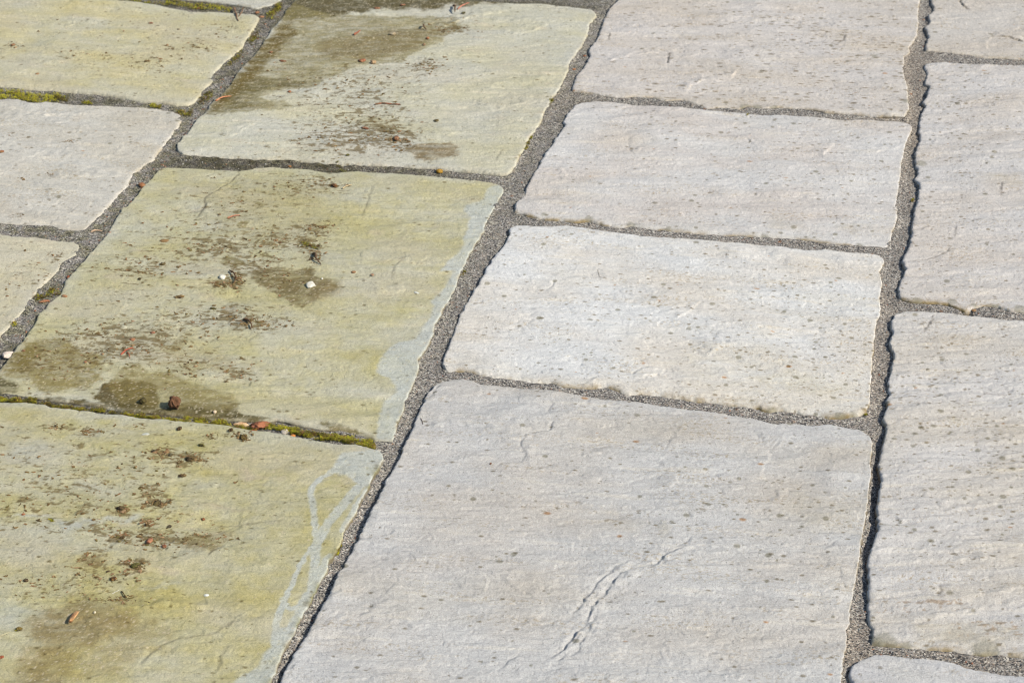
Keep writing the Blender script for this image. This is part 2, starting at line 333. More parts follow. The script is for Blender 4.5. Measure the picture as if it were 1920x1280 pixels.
# steps and ridges of the split surface: B faces the sun, D faces away; (slab, kind, height mm, width mm, points)
FEAT = [
 ('s10','D',2.9,14,[(1293,1022),(1267,1033),(1245,1044),(1232,1060),(1206,1065),(1182,1074),(1166,1078),(1147,1097),(1128,1123)]),
 ('s10','D',2.9,12,[(1136,1112),(1112,1137),(1105,1155),(1097,1174),(1083,1187),(1070,1203),(1054,1222),(1030,1237)]),
 ('s10','D',1.7,8,[(1192,1046),(1160,1065),(1128,1089),(1118,1099),(1097,1123),(1083,1145),(1073,1158),(1049,1176)]),
 ('s10','D',1.7,8,[(1108,1178),(1090,1210),(1085,1225),(1070,1232),(1040,1238)]),
 ('s10','D',1.4,10,[(980,1230),(958,1235),(948,1246),(941,1255)]),
 ('s10','D',1.2,10,[(1298,1005),(1285,1020),(1260,1030)]),
 ('s10','D',1.5,22,[(1046,750),(1030,769),(1038,782),(1035,806),(1011,811),(987,817),(977,833),(985,854),(977,875)]),
 ('s10','D',1.0,14,[(1262,812),(1258,825),(1250,840)]),
 ('s10','D',0.5,20,[(1484,814),(1457,835),(1420,864)]),
 ('s10','D',1.0,14,[(647,1105),(626,1115),(610,1123)]),
 ('s10','D',1.2,10,[(562,1235),(549,1251),(541,1256)]),
 ('s10','D',0.9,30,[(835,715),(815,735),(800,752)]),
 ('s10','B',1.9,30,[(792,797),(820,799),(860,796),(920,806),(985,818)]),
 ('s10','B',1.4,30,[(660,1152),(720,1160),(760,1172),(800,1185)]),
 ('s10','B',1.3,24,[(690,1015),(730,1035),(790,1055)]),
 ('s10','B',1.3,24,[(1330,1040),(1365,1036),(1400,1040)]),
 ('s10','B',1.3,24,[(930,1075),(965,1098),(1010,1120)]),
 ('s9','D',1.2,20,[(1044,524),(1034,541),(1022,549)]),
 ('s9','D',0.6,30,[(1002,583),(997,602),(975,623),(950,632)]),
 ('s9','D',1.2,14,[(1237,684),(1216,688),(1192,697),(1184,708)]),
 ('s9','B',2.6,26,[(1180,712),(1205,708),(1232,700),(1246,692)]),
 ('s9','B',2.2,20,[(1262,598),(1285,590),(1300,578),(1312,564)]),
 ('s9','B',1.9,20,[(1320,668),(1338,660),(1352,650),(1368,648)]),
 ('s9','B',1.4,24,[(1130,560),(1190,572),(1240,575)]),
 ('s7','D',1.8,24,[(1256,96),(1254,108),(1252,121)]),
 ('s7','B',2.1,30,[(1135,118),(1173,106),(1212,100),(1250,96)]),
 ('s7','B',2.6,26,[(1284,178),(1295,162),(1324,151),(1343,154),(1372,146),(1385,128)]),
 ('s7','D',1.4,14,[(1585,66),(1582,78),(1569,83)]),
 ('s7','D',1.2,10,[(1144,62),(1141,76)]),
 ('s7','B',1.3,26,[(1420,46),(1500,44),(1540,48),(1620,52)]),
 ('s8','D',1.5,16,[(1398,258),(1412,271),(1417,290)]),
 ('s8','B',2.2,18,[(1541,293),(1553,279),(1566,268)]),
 ('s8','B',1.6,24,[(1617,292),(1659,282),(1697,274)]),
 ('s8','D',0.8,16,[(1184,255),(1180,270),(1190,290),(1208,275)]),
 ('s8','B',1.4,26,[(1050,312),(1062,330),(1072,342)]),
 ('s8','D',0.6,20,[(1330,331),(1380,325),(1450,318)]),
 ('s11','D',2.6,20,[(1801,-10),(1803,8),(1818,21)]),
 ('s11','D',2.4,20,[(1858,69),(1890,70),(1917,78),(1960,90)]),
 ('s11','B',1.3,20,[(1849,95),(1852,80),(1860,68)]),
 ('s12','D',1.2,24,[(1784,460),(1776,474),(1739,486),(1699,490)]),
 ('s12','D',0.8,16,[(1795,425),(1790,445)]),
 ('s12','D',0.8,20,[(1880,340),(1876,370)]),
 ('s12','B',1.4,20,[(1822,545),(1818,525),(1815,510)]),
 ('s12','D',0.8,20,[(1700,432),(1730,430),(1745,424)]),
 ('s13','D',1.4,16,[(1753,588),(1741,610),(1735,623)]),
 ('s13','D',0.8,14,[(1705,621),(1715,630),(1724,632)]),
 ('s13','B',1.9,34,[(1685,1058),(1720,1052),(1770,1055),(1840,1048),(1920,1040)]),
 ('s13','B',1.9,34,[(1690,968),(1760,960),(1830,950),(1920,935)]),
 ('s13','B',1.6,30,[(1730,1165),(1790,1150),(1860,1135),(1920,1128)]),
 ('s13','B',1.6,34,[(1760,1110),(1830,1118),(1920,1108)]),
 ('s13','D',0.9,16,[(1762,1095),(1766,1110),(1758,1122)]),
 ('s13','D',0.7,20,[(1820,750),(1850,735),(1890,740)]),
 ('s13','B',1.4,30,[(1665,753),(1700,753),(1730,760)]),
 ('s5','D',1.6,20,[(454,323),(430,341),(409,360),(385,373),(385,392),(372,408),(353,413)]),
 ('s5','B',2.1,26,[(692,549),(735,547),(769,540)]),
 ('s5','D',0.7,24,[(761,482),(740,500),(735,522)]),
 ('s5','B',1.3,34,[(400,742),(470,738),(560,742),(640,750),(700,748)]),
 ('s5','B',1.3,30,[(170,610),(230,615),(300,600),(305,570)]),
 ('s5','D',0.6,24,[(700,345),(690,380),(675,420)]),
 ('s6','D',1.1,30,[(398,982),(438,984),(500,978),(538,974)]),
 ('s6','D',1.4,12,[(424,1025),(414,1028),(398,1033),(393,1044)]),
 ('s6','D',1.0,26,[(446,1150),(436,1168),(398,1190),(335,1198),(298,1214),(255,1256)]),
 ('s6','D',0.8,22,[(432,1205),(415,1230),(410,1260)]),
 ('s6','B',2.1,34,[(255,1146),(305,1136),(372,1142),(420,1140)]),
 ('s6','B',1.3,34,[(420,1080),(480,1062),(540,1060)]),
 ('s6','B',1.3,40,[(60,1060),(160,1040),(260,1030)]),
 ('s4','B',2.6,40,[(812,60),(840,48),(878,35),(958,20)]),
 ('s4','B',1.9,34,[(892,210),(932,205),(979,195),(1013,191),(1040,175)]),
 ('s4','B',1.9,34,[(930,70),(960,66),(1000,58),(1040,42)]),
 ('s4','B',1.9,34,[(410,268),(465,239),(500,226)]),
 ('s4','B',1.4,30,[(815,262),(860,248),(900,246)]),
 ('s4','D',0.8,20,[(945,278),(935,292),(930,305)]),
 ('s2','B',1.8,30,[(-40,221),(0,220),(80,218),(212,215)]),
 ('s2','B',1.8,30,[(0,296),(106,293),(190,294),(266,293)]),
 ('s2','B',1.6,30,[(93,333),(170,331),(239,330)]),
 ('s2','B',1.3,24,[(128,271),(186,275),(239,285)]),
 ('s2','B',1.3,24,[(60,340),(85,356),(110,364)]),
 ('s2','B',1.3,24,[(0,230),(40,224),(120,214)]),
 ('s1','B',2.1,20,[(128,52),(137,46),(140,38)]),
 ('s1','B',1.4,34,[(40,130),(110,118),(190,100)]),
]
_r = random.Random(5)
GL = [(1310,1008),(1262,1036),(1215,1062),(1175,1080),(1150,1094),(1118,1130),(1105,1160),(1085,1190),(1050,1222),(1015,1240)]
for _k in range(26):
    t = _r.uniform(0, 8.2); i = int(t); j = min(i + 1, 9); a = t - i; off_ = _r.uniform(-20, 16); L_ = _r.uniform(.3, 1.1)
    P_ = []
    for m in range(5):
        tt = min(8.99, t + L_ * m / 4); i = int(tt); a = tt - i
        P_.append((GL[i][0] * (1 - a) + GL[i + 1][0] * a + off_ + _r.uniform(-3, 3), GL[i][1] * (1 - a) + GL[i + 1][1] * a + off_ * .55 + _r.uniform(-3, 3)))
    FEAT.append(('s10', 'D', _r.uniform(.5, 1.3), _r.uniform(4, 9), P_))
CREST = {}
for i, (k, kd, A, w, P) in enumerate(FEAT): CREST.setdefault(k, []).append((i, kd, A * 1e-3, w * 1e-3, GP(P)))

def outline(s, extra=0):
    T, R, B, L = (list(map(tuple, s[k])) for k in ('top', 'right', 'bottom', 'left'))
    return GP(T + R[1:] + B[::-1][1:] + L[::-1][1:-1])

for k in S: S[k]['poly'] = outline(S[k]); S[k]['seed'] = 100 + 13 * list(S).index(k)

def local(s, x, y):
    a = s['ang']; c, d = math.cos(a), math.sin(a)
    u = x * E1[0] + y * E1[1]; v = x * E2[0] + y * E2[1]
    return u * c + v * d, -u * d + v * c

def height(key, x, y):
    """relief of the slab's split face, metres, without its rounded rim"""
    s = S[key]; sd_ = s['seed']; u, v = local(s, x, y)
    jx = noise(x / .012, y / .012, sd_ + 1) * .0025 + noise(x / .035, y / .035, sd_ + 2) * .006
    h = .0032 * fbm(u / .20, v / .13, sd_ + 3, 3, .55)
    h = h + .0009 * noise(u / .11, (v + jx) / .035, sd_ + 5) + .0013 * s.get('cream', .8) * fbm((u + jx) / .10, (v + jx * .6) / .014, sd_ + 6, 3, .55)
    wv = 1 - 2.2 * np.abs(noise((u + jx) / .10 + 3, (v + jx) / .055, sd_ + 15)); h = h + .0017 * sst(-.4, .5, fbm(u / .2, v / .15, sd_ + 16, 2)) * wv - .0006 * np.abs(noise((u + jx) / .035, (v + jx) / .02, sd_ + 17))
    # terraces: thin layers of stone broken away
    n = fbm((u + jx * 2) / .36, (v + jx * .6) / .055, sd_ + 7, 5, .5) * 3.4
    f = n - np.floor(n); h = h + .0010 * (np.floor(n) + sst(.0, .045, f))
    n = fbm((u + jx) / .10, (v + jx) / .022, sd_ + 9, 3, .6) * 2.6
    f = n - np.floor(n); h = h + .00032 * (np.floor(n) + sst(.0, .11, f))
    n = fbm((u + jx * 1.5) / .22, (v + jx) / .11, sd_ + 10, 5, .55) * 2.2; f = n - np.floor(n); h = h - .0008 * sst(.25, .6, fbm(x / .3, y / .3, sd_ + 14, 2) + .35) * (np.floor(n) + sst(.0, .03, f))
    rg = sst(-.3, .4, fbm(x / .09, y / .09, sd_ + 12, 3))
    h = h + (.00028 + .00036 * rg) * fbm(u / .013, v / .0075, sd_ + 11, 3, .65)
    if key == 's10':                                     # shattered zone round the gash
        d, _, t = linesd(x, y, GP([(1300, 1015), (1215, 1062), (1150, 1088), (1115, 1135), (1085, 1190), (1050, 1225)]))
        zn = np.exp(-(d / .018) ** 2); aa, bb = x * .80 + y * .60, -x * .60 + y * .80
        n = fbm(aa / .050, bb / .009, 991, 4, .6) * 3; f = n - np.floor(n)
        h = h + zn * (.00035 * (np.floor(n) + sst(0, .2, f)) + .0006 * fbm(x / .008, y / .008, 993, 3)) - .0006 * zn
    for i, kd, A, w, P in CREST.get(key, []):
        m = .07
        q = (x > P[:, 0].min() - m) & (x < P[:, 0].max() + m) & (y > P[:, 1].min() - m) & (y < P[:, 1].max() + m)
        if not q.any(): continue
        xx = x[q] + .0045 * fbm(x[q] / .013, y[q] / .013, 900 + i, 4, .72); yy = y[q] + .0045 * fbm(x[q] / .013, y[q] / .013, 950 + i, 4, .72)
        d, sg, t = linesd(xx, yy, P)
        ch = P[-1] - P[0]; nrm = np.array([-ch[1], ch[0]])         # side with positive sign
        want = np.array([.55, -.85]) if kd == 'B' else np.array([-.85, .5])
        lowpos = nrm @ want > 0
        sdist = d * sg * (1 if lowpos else -1)
        fade = sst(0, .18, t) * sst(0, .18, 1 - t) * np.clip(.62 + .9 * noise(xx / .016, yy / .016, 77 + i), .12, 1.3)
        rise = .0012 if kd == 'D' else .0022
        prof = np.where(sdist < 0, np.exp(sdist / w), np.clip(1 - sdist / rise, 0, 1))
        if kd == 'D': prof = prof - .7 * np.exp(-((sdist - rise - .0005) / .0028) ** 2)      # a little cleft at its foot
        h[q] += A * prof * fade
    return h

# ------------------------------------------------------------------ stains, traced
def gauss(x, y, L):
    """cluster density from (px, py, rx, ry, weight)"""
    o = np.zeros_like(x)
    for cx, cy, rx, ry, w in L:
        c = G(cx, cy); ex = G(cx + rx, cy) - c; ey = G(cx, cy + ry) - c
        a = (x - c[0]) / np.hypot(*ex); b = (y - c[1]) / np.hypot(*ey)
        o = o + w * np.exp(-(a * a + b * b))
    return o

DEB = {
 's4': [(700,160,70,25,.5),(690,230,70,35,.55),(745,262,30,14,.8),(720,245,30,12,.6),(640,262,60,14,.5),(800,125,34,12,.8),(840,50,50,12,.45),(600,230,90,50,.22),(620,280,80,12,.3),(560,150,70,40,.3),(850,55,30,6,.6)],
 's5': [(560,350,55,18,.6),(620,345,30,10,.5),(600,427,26,9,.9),(560,452,45,16,.7),(480,450,60,25,.45),(455,390,70,35,.33),(410,468,45,12,.75),(443,520,14,22,.8),(420,535,30,8,.8),(590,480,12,14,.9),(500,497,30,12,.6),(300,500,100,40,.28),(250,505,60,14,.4),(330,440,80,60,.22),(430,590,60,14,.6),(472,607,26,11,.85),(340,600,90,20,.4),(300,640,80,20,.45),(380,690,90,16,.5),(450,705,30,10,.5),(100,670,80,40,.4),(210,620,60,20,.4),(250,660,60,14,.4),(520,530,60,20,.3),(170,670,100,40,.3),(520,610,40,10,.4)],
 's6': [(105,800,20,6,.7),(165,808,16,8,.8),(330,860,50,14,.5),(356,862,20,8,.95),(300,850,20,8,.8),(395,820,12,6,.7),(450,818,20,7,.7),(293,942,22,10,1.),(230,958,12,6,.9),(280,920,20,8,.8),(100,850,170,60,.22),(90,930,150,60,.25),(250,900,120,60,.14),(330,1000,90,40,.15),(290,1012,36,10,.95),(256,1060,26,10,.9),(170,1048,26,12,.5),(80,1095,100,30,.36),(200,1085,60,14,.4),(225,1125,60,6,.5),(380,1010,50,14,.5),(228,1006,14,6,.8),(275,981,12,6,.8),(205,1000,60,18,.3),(120,960,120,40,.2),(260,800,20,6,.4)],
 's1': [(285,118,60,12,.42),(380,88,30,8,.55),(318,91,10,6,.6),(150,105,50,10,.3),(25,86,20,6,.4),(420,60,50,20,.25),(200,60,150,50,.12)],
 's2': [(28,258,20,6,.45),(135,267,16,4,.7),(40,335,10,4,.5),(95,328,8,4,.6),(30,405,12,5,.6)],
 's3': [(105,478,16,6,.6),(50,530,50,40,.15),(60,500,60,40,.12)],
 's0': [],
 's13': [(1770,1130,40,8,.55),(1690,1140,40,8,.45),(1830,1180,50,10,.5),(1900,1180,30,10,.5),(1640,1125,12,8,.6)],
 's10': [(1030,950,60,8,.35),(1180,975,40,14,.35),(1240,990,14,12,.6),(880,935,60,10,.3),(1320,950,40,6,.4)],
}
# wet or dirty patches: (slab, colour the stone takes, strength, edge softness mm, raggedness mm, points)
PATCH = [
 ('s4',(98,92,68),.92,9,9,[(540,0),(566,-30),(700,-30),(980,-30),(985,4),(940,9),(900,11),(850,12),(800,20),(740,18),(690,23),(640,30),(600,37),(560,36),(520,42)]),
 ('s4',(140,134,98),.62,5,7,[(549,0),(600,25),(720,30),(850,32),(870,52),(825,80),(785,101),(759,114),(719,120),(679,125),(629,143),(608,154),(575,167),(520,170),(490,184),(560,200),(545,205),(480,210),(380,216),(440,150),(500,75)]),
 ('s4',(128,116,84),.62,14,12,[(600,75),(700,60),(800,52),(840,62),(790,92),(740,108),(680,118),(620,112),(585,92)]),
 ('s4',(104,96,56),.65,12,8,[(380,215),(430,155),(470,140),(520,142),(580,150),(560,166),(500,172),(470,190),(530,200),(420,213)]),
 ('s4',(112,100,62),.8,10,10,[(440,140),(470,95),(510,60),(545,35),(560,60),(530,95),(500,130),(470,160),(420,205),(385,214),(400,190)]),
 ('s4',(128,112,82),.7,5,9,[(762,277),(800,266),(850,264),(866,280),(850,296),(815,306),(775,298),(775,288)]),
 ('s4',(150,142,108),.45,8,10,[(690,215),(730,222),(740,235),(760,250),(720,250),(680,232)]),
 ('s5',(122,112,84),.78,4,7,[(470,505),(501,507),(546,501),(586,503),(600,509),(590,519),(640,525),(630,540),(605,556),(572,580),(545,573),(520,556),(496,540),(470,525)]),
 ('s5',(136,124,98),.55,12,10,[(590,519),(650,528),(625,560),(572,582),(560,560)]),
 ('s5',(136,128,96),.7,3,4,[(409,490),(425,482),(451,485),(465,497),(430,504)]),
 ('s5',(136,128,98),.7,2,2,[(473,386),(484,380),(497,384),(494,392),(480,393)]),
 ('s5',(140,132,100),.65,2,2,[(442,426),(450,418),(466,418),(463,430),(446,430)]),
 ('s5',(130,118,86),.6,2,3,[(318,650),(326,638),(344,632),(352,640),(342,655),(322,662)]),
 ('s5',(172,160,140),.5,6,5,[(412,578),(425,568),(445,570),(456,584),(440,594),(420,592)]),
 ('s5',(98,88,56),.9,3,6,[(175,748),(183,726),(202,718),(240,712),(290,722),(300,745),(300,772),(266,769),(200,762)]),
 ('s5',(134,124,82),.62,4,7,[(200,720),(223,710),(220,700),(234,689),(266,684),(282,697),(319,702),(353,712),(385,726),(414,734),(446,748),(449,761),(441,779),(398,784),(345,781),(266,773),(220,765)]),
 ('s5',(118,108,70),.6,8,8,[(300,765),(360,755),(380,760),(450,755),(446,784),(340,782)]),
 ('s5',(96,92,66),.8,5,5,[(-30,708),(0,703),(30,716),(38,726),(30,738),(0,735),(-30,730)]),
 ('s5',(142,132,86),.68,7,12,[(48,636),(80,634),(128,636),(165,652),(191,673),(202,697),(194,716),(159,726),(120,738),(80,735),(61,721),(40,716),(0,702),(-20,700),(27,660)]),
 ('s5',(120,106,52),.6,12,10,[(20,672),(50,640),(75,648),(85,670),(60,700),(20,700)]),
 ('s5',(160,150,110),.4,20,16,[(240,660),(330,650),(430,660),(480,690),(440,705),(340,700),(260,690)]),
 ('s5',(170,160,115),.4,25,18,[(340,330),(560,330),(640,350),(610,450),(500,470),(400,440)]),
 ('s5',(92,86,56),.8,3,5,[(60,742),(110,744),(175,752),(300,764),(440,774),(450,779),(520,787),(470,792),(345,782),(159,764),(60,752)]),
 ('s5',(116,110,76),.7,3,4,[(590,797),(610,790),(650,800),(668,802),(700,815),(706,828),(640,812)]),
 ('s6',(138,126,96),.68,14,16,[(45,1160),(95,1130),(150,1124),(230,1122),(265,1145),(290,1170),(270,1195),(200,1205),(150,1215),(110,1290),(20,1300),(20,1240),(60,1200)]),
 ('s6',(160,148,110),.42,26,20,[(60,1150),(250,1120),(330,1170),(340,1215),(200,1290),(20,1290)]),
 ('s6',(136,124,92),.6,7,10,[(325,1010),(360,1002),(400,996),(438,1002),(430,1018),(395,1032),(340,1036)]),
 ('s6',(140,126,96),.55,7,8,[(152,1042),(180,1034),(205,1042),(195,1058),(165,1066),(150,1058)]),
 ('s6',(196,182,160),.55,7,6,[(282,1062),(310,1058),(345,1062),(335,1076),(300,1076)]),
 ('s6',(186,172,150),.55,7,6,[(440,880),(462,874),(482,884),(475,900),(455,904)]),
 ('s6',(186,172,150),.55,8,6,[(362,942),(400,944),(455,950),(470,958),(400,958),(366,950)]),
 ('s6',(170,156,128),.5,8,6,[(395,996),(420,990),(442,1000),(430,1012),(402,1010)]),
 ('s6',(190,192,184),.6,6,8,[(0,968),(60,962),(100,972),(160,974),(250,962),(280,966),(260,976),(190,984),(130,996),(110,988),(60,975),(0,975)]),
 ('s6',(188,190,180),.5,8,8,[(270,1098),(330,1092),(340,1100),(300,1106),(262,1108)]),
 ('s6',(186,188,176),.5,12,8,[(0,1110),(40,1120),(60,1150),(20,1180),(-30,1180)]),
 ('s6',(188,188,176),.45,14,12,[(10,830),(80,825),(110,850),(60,862),(0,856)]),
 ('s9',(222,210,186),.3,30,14,[(1250,650),(1400,640),(1560,690),(1640,660),(1650,800),(1450,775),(1250,740)]),
 ('s9',(208,198,170),.25,10,8,[(1400,700),(1480,692),(1580,712),(1600,735),(1560,745),(1500,735),(1440,728)]),
 ('s8',(196,184,162),.4,10,8,[(1560,420),(1600,418),(1620,432),(1600,440),(1565,436)]),
 ('s8',(198,188,170),.35,12,10,[(1440,405),(1500,412),(1530,430),(1490,438),(1430,425)]),
 ('s7',(196,184,170),.45,12,10,[(1210,110),(1240,108),(1256,112),(1250,124),(1220,122),(1200,125)]),
 ('s7',(198,186,170),.35,10,8,[(1376,120),(1388,122),(1384,142),(1372,145)]),
 ('s8',(200,188,172),.4,14,10,[(1070,330),(1105,318),(1135,325),(1120,345),(1085,345)]),
 ('s10',(190,178,156),.35,18,12,[(1120,955),(1180,950),(1215,985),(1180,1000),(1140,990)]),
 ('s10',(190,180,152),.4,12,8,[(1228,975),(1250,970),(1262,985),(1245,1010),(1236,1005)]),
 ('s10',(196,188,170),.3,20,14,[(1480,920),(1560,940),(1620,930),(1615,990),(1520,1000),(1460,960)]),
 ('s13',(188,176,148),.4,12,8,[(1700,1165),(1800,1160),(1920,1165),(1920,1215),(1800,1215),(1720,1205)]),
 ('s13',(190,180,150),.4,8,6,[(1768,785),(1790,778),(1808,794),(1790,798),(1770,793)]),
 ('s13',(186,178,140),.5,5,4,[(1652,978),(1670,985),(1700,986),(1725,980),(1710,988),(1680,990),(1660,986)]),
 ('s12',(198,186,164),.4,14,10,[(1830,325),(1920,322),(1920,352),(1860,345)]),
 ('s11',(198,184,160),.4,10,8,[(1755,0),(1800,2),(1798,6),(1760,5)]),
]
# scrubbed bands where the green has gone
CLEANP = {
 's5': [[(955,340),(916,352),(905,373),(876,380),(869,394),(884,408),(878,418),(876,434),(868,448),(870,461),(860,477),(839,490),(825,511),(852,509),(841,527),(828,546),(807,564),(812,575),(807,599),(793,615),(780,636),(746,641),(727,657),(710,680),(705,700),(730,708),(738,720),(745,735),(720,750),(712,775),(705,820),(760,850),(800,760),(900,520),(960,400)]],
 's6': [[(430,1290),(440,1280),(458,1262),(487,1246),(493,1227),(512,1208),(515,1180),(535,1175),(560,1190),(500,1320),(400,1320)],
        [(640,850),(720,840),(730,865),(700,915),(675,912),(662,900),(650,892),(620,886)]],
}
CLEANL = {
 's6': [(11,[(700,868),(660,870),(628,882),(602,896),(584,914)]),(11,[(584,914),(583,930),(588,955),(590,985),(593,1010)]),
        (17,[(690,895),(672,915),(650,940),(632,962),(614,985),(600,1008)]),(15,[(600,1003),(592,1030),(590,1070),(585,1105),(566,1132)]),
        (8,[(590,1018),(570,1050),(553,1080),(541,1110),(532,1130)]),(11,[(532,1125),(524,1150),(517,1175),(515,1210)]),
        (11,[(530,1132),(548,1143),(568,1132),(580,1112)]),(9,[(692,915),(672,945),(655,972),(640,995)]),
        (15,[(618,1045),(600,1080),(584,1115),(562,1150),(545,1180),(530,1208),(505,1262)])],
 's5': [],
}
# single larger grey spots left by drips near the joints (px, py, r px)
SMEAR = [(1396,199,14),(1420,200,12),(1452,202,10),(1640,105,9),(1700,140,9),(1700,112,9),(1700,190,9),(1020,404,8),(1105,411,10),(1182,420,12),(1253,430,10),(1435,443,8),(1612,458,8),(1720,564,10),(1786,566,11),(1826,572,8),(1865,575,10),(1912,580,14),(1450,772,14),(1575,781,12),(1602,778,9),(1645,1204,12),(1660,1202,20),(1698,1209,10),(1850,1222,26),(1728,306,12),(719,875,6),(708,880,8),(628,1040,6),(575,1132,6),(548,1190,5),(536,1212,7)]

SPD = {'s9': [(1530,650,150,120,1.),(1350,740,200,30,.6),(1150,690,100,40,.5),(1300,600,200,80,.35)], 's8': [(1560,340,130,90,.8),(1480,430,200,30,.6)], 's7': [(1600,110,170,90,1.),(1350,190,200,30,.6),(1450,40,200,30,.5)],
       's10': [(1480,960,180,120,.8),(1330,980,120,80,.5),(1550,1150,90,100,.4)], 's13': [(1820,820,140,140,1.),(1760,660,80,60,.6),(1780,1000,140,60,.5)], 's12': [(1800,200,110,70,.8),(1780,400,100,80,.7),(1800,530,110,40,.3)]}
def tint(key, x, y, dT, dR, dB, dL, h):
    s = S[key]; q = s['seed'] + 500; u, v = local(s, x, y)
    base, alt = colr(*s['base']), colr(*s['alt'])
    f1 = sst(-.35, .5, fbm(u / .20, v / .10, q, 4))
    c = base[None] + (alt - base)[None] * f1[:, None]
    # banding of the stone itself; cream lines put sunlit ripple highlights into colour
    b1 = fbm(u / .16, v / .018, q + 3, 4, .55); b2 = fbm(u / .05, v / .009, q + 5, 3, .6)
    c = c * (1 + .075 * b1 + .065 * b2 + .03 * fbm(u / .5, v / .4, q + 6, 2) + .05 * fbm(u / .012, v / .006, q + 7, 3, .7))[:, None]
    cr = sst(.22, .5, b1) * s.get('cream', .8) * .35
    c = c + (colr(226, 216, 198)[None] * 1.02 - c) * cr[:, None]
    # sunlit cream painted into the colour of the near and right rims
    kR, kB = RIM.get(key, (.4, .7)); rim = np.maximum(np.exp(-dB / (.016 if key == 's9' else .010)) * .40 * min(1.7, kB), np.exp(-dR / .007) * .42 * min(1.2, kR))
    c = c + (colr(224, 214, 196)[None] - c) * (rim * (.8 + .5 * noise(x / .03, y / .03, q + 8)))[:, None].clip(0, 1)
    dmin = np.minimum(np.minimum(dT, dB), np.minimum(dL, dR))
    al = s['algae']
    if al > 0:
        a = sst(-.75, .35, fbm(u / .20, v / .09, q + 11, 5, .55) + .30 * (al - .6)) * (0.55 + .45 * sst(-.5, .5, fbm(x / .03, y / .03, q + 12, 3)))
        a = a * al * (0.25 + .75 * sst(.0, .028, dmin + .012 * noise(x / .03, y / .03, q + 13)))
        clean = np.zeros_like(x)
        wx = x + .0025 * fbm(x / .012, y / .012, q + 14, 2); wy = y + .0035 * fbm(x / .012, y / .012, q + 15, 2)
        for P in CLEANP.get(key, []): clean = np.maximum(clean, 1 - sst(-.0035, .003, polysd(wx, wy, GP(P))))
        for w, P in CLEANL.get(key, []):
            d, _, _ = linesd(wx, wy, GP(P)); r = w / FPX * 2.75 / 2 * 1.15
            clean = np.maximum(clean, 1 - sst(r * .75, r * 1.2, d))
        clean *= .93 - .55 * sst(.22, .5, fbm(x / .007, y / .006, q + 27, 3, .6))
        a = a * (1 - clean)
        a = a * (1 + .35 * fbm(x / .011, y / .011, q + 23, 4, .7)); c = c * (1 + .07 * fbm(x / .016, y / .011, q + 24, 4, .65))[:, None]
        c = c * (1 + (colr(200, 189, 118) / colr(206, 206, 200) - 1)[None] * np.clip(a, 0, 1.15)[:, None] * .58)
        g2 = sst(.1, .6, fbm(u / .09, v / .05, q + 18, 4)) * np.clip(a, 0, 1) * .45
        c = c * (1 + (np.array([.94, .95, .70]) - 1)[None] * g2[:, None])
        c = c + (colr(198, 202, 197)[None] * (1 + .07 * fbm(x / .008, y / .008, q + 16, 3))[:, None] - c) * (clean * (.66 + .2 * noise(x / .02, y / .02, q + 17)))[:, None]
        hz = sst(-.1, .5, fbm(u / .22, v / .12, q + 20, 4)); c = c + (colr(198, 190, 172)[None] - c) * (hz * .42 * (1 - clean))[:, None]
        pk = sst(.30, .55, fbm(u / .07, v / .04, q + 19, 4)) * .3 * (1 - clean)
        c = c + (colr(208, 192, 168)[None] - c) * pk[:, None]
    # wet and dirty patches
    wet = np.zeros_like(x)
    for k, cc, st, soft, rag, P in PATCH:
        if k != key: continue
        P = GP(P); m = .06
        z = (x > P[:, 0].min() - m) & (x < P[:, 0].max() + m) & (y > P[:, 1].min() - m) & (y < P[:, 1].max() + m)
        if not z.any(): continue
        xx, yy = x[z], y[z]; hh = int(P[0, 0] * 997) & 255
        r = rag * 1e-3 * 1.3
        d = polysd(xx + r * 1.8 * fbm(xx / .035, yy / .035, hh, 5, .65), yy + r * 2.2 * fbm(xx / .035, yy / .035, hh + 5, 5, .65), P)
        mk = (1 - sst(-soft * 1.5e-3, soft * .5e-3, d)) * min(1, st * 1.12)
        mk = mk * ((.42 if st < .88 else .72) + (.68 if st < .88 else .36) * sst(-.45, .25, fbm(xx / .035, yy / .014, hh + 9, 5, .65)))
        cc = (cc[0], cc[1] * .965, cc[2] * .84) if cc[0] < 165 else cc
        mk = np.clip(mk + .18 * mk * np.exp(-(d / .004) ** 2), 0, .97)
        c[z] = c[z] + (colr(*cc)[None] - c[z]) * mk[:, None]
        wet[z] = np.maximum(wet[z], mk * (cc[0] < 165))
    # pale sand grains lying in the dirt
    gr = spots(x, y, .0042, .0006, .0014, .40 * np.clip(wet * 1.4, 0, 1) + (.045 if al > .1 else 0), q + 40, soft=.5)
    c = c + (colr(214, 200, 172)[None] - c) * (gr * .75)[:, None]
    # brown crumb stains
    if key in DEB and DEB[key]:
        D = gauss(x, y, [(a, b, c_ * 1.35, d_ * 1.45, w_) for a, b, c_, d_, w_ in DEB[key]])
        f = np.maximum(fbm(u / .013, v / .008, q + 21, 4, .65), fbm(u / .026, v / .013, q + 25, 5, .62) * 1.05)
        mk = sst(.40, .56, f + np.clip(D, 0, 1.0) * .42) * sst(.02, .2, D)
        if key in ('s10', 's13'): mk = mk * .7
        c = c + ((colr(118, 100, 60) if key != 's13' else colr(150, 116, 66))[None] * (1 + .3 * noise(x / .004, y / .004, q + 26))[:, None] - c) * (mk * .78)[:, None]
        f = fbm(u / .05, v / .03, q + 22, 3)
        c = c * (1 - .13 * np.clip(D, 0, 1) * sst(-.3, .4, f))[:, None]
    # olive, brown flecks and grey drip spots
    sp = s['spot']; dens = sst(-.35, .55, fbm(u / .15, v / .07, q + 30, 3)) ** 1.3
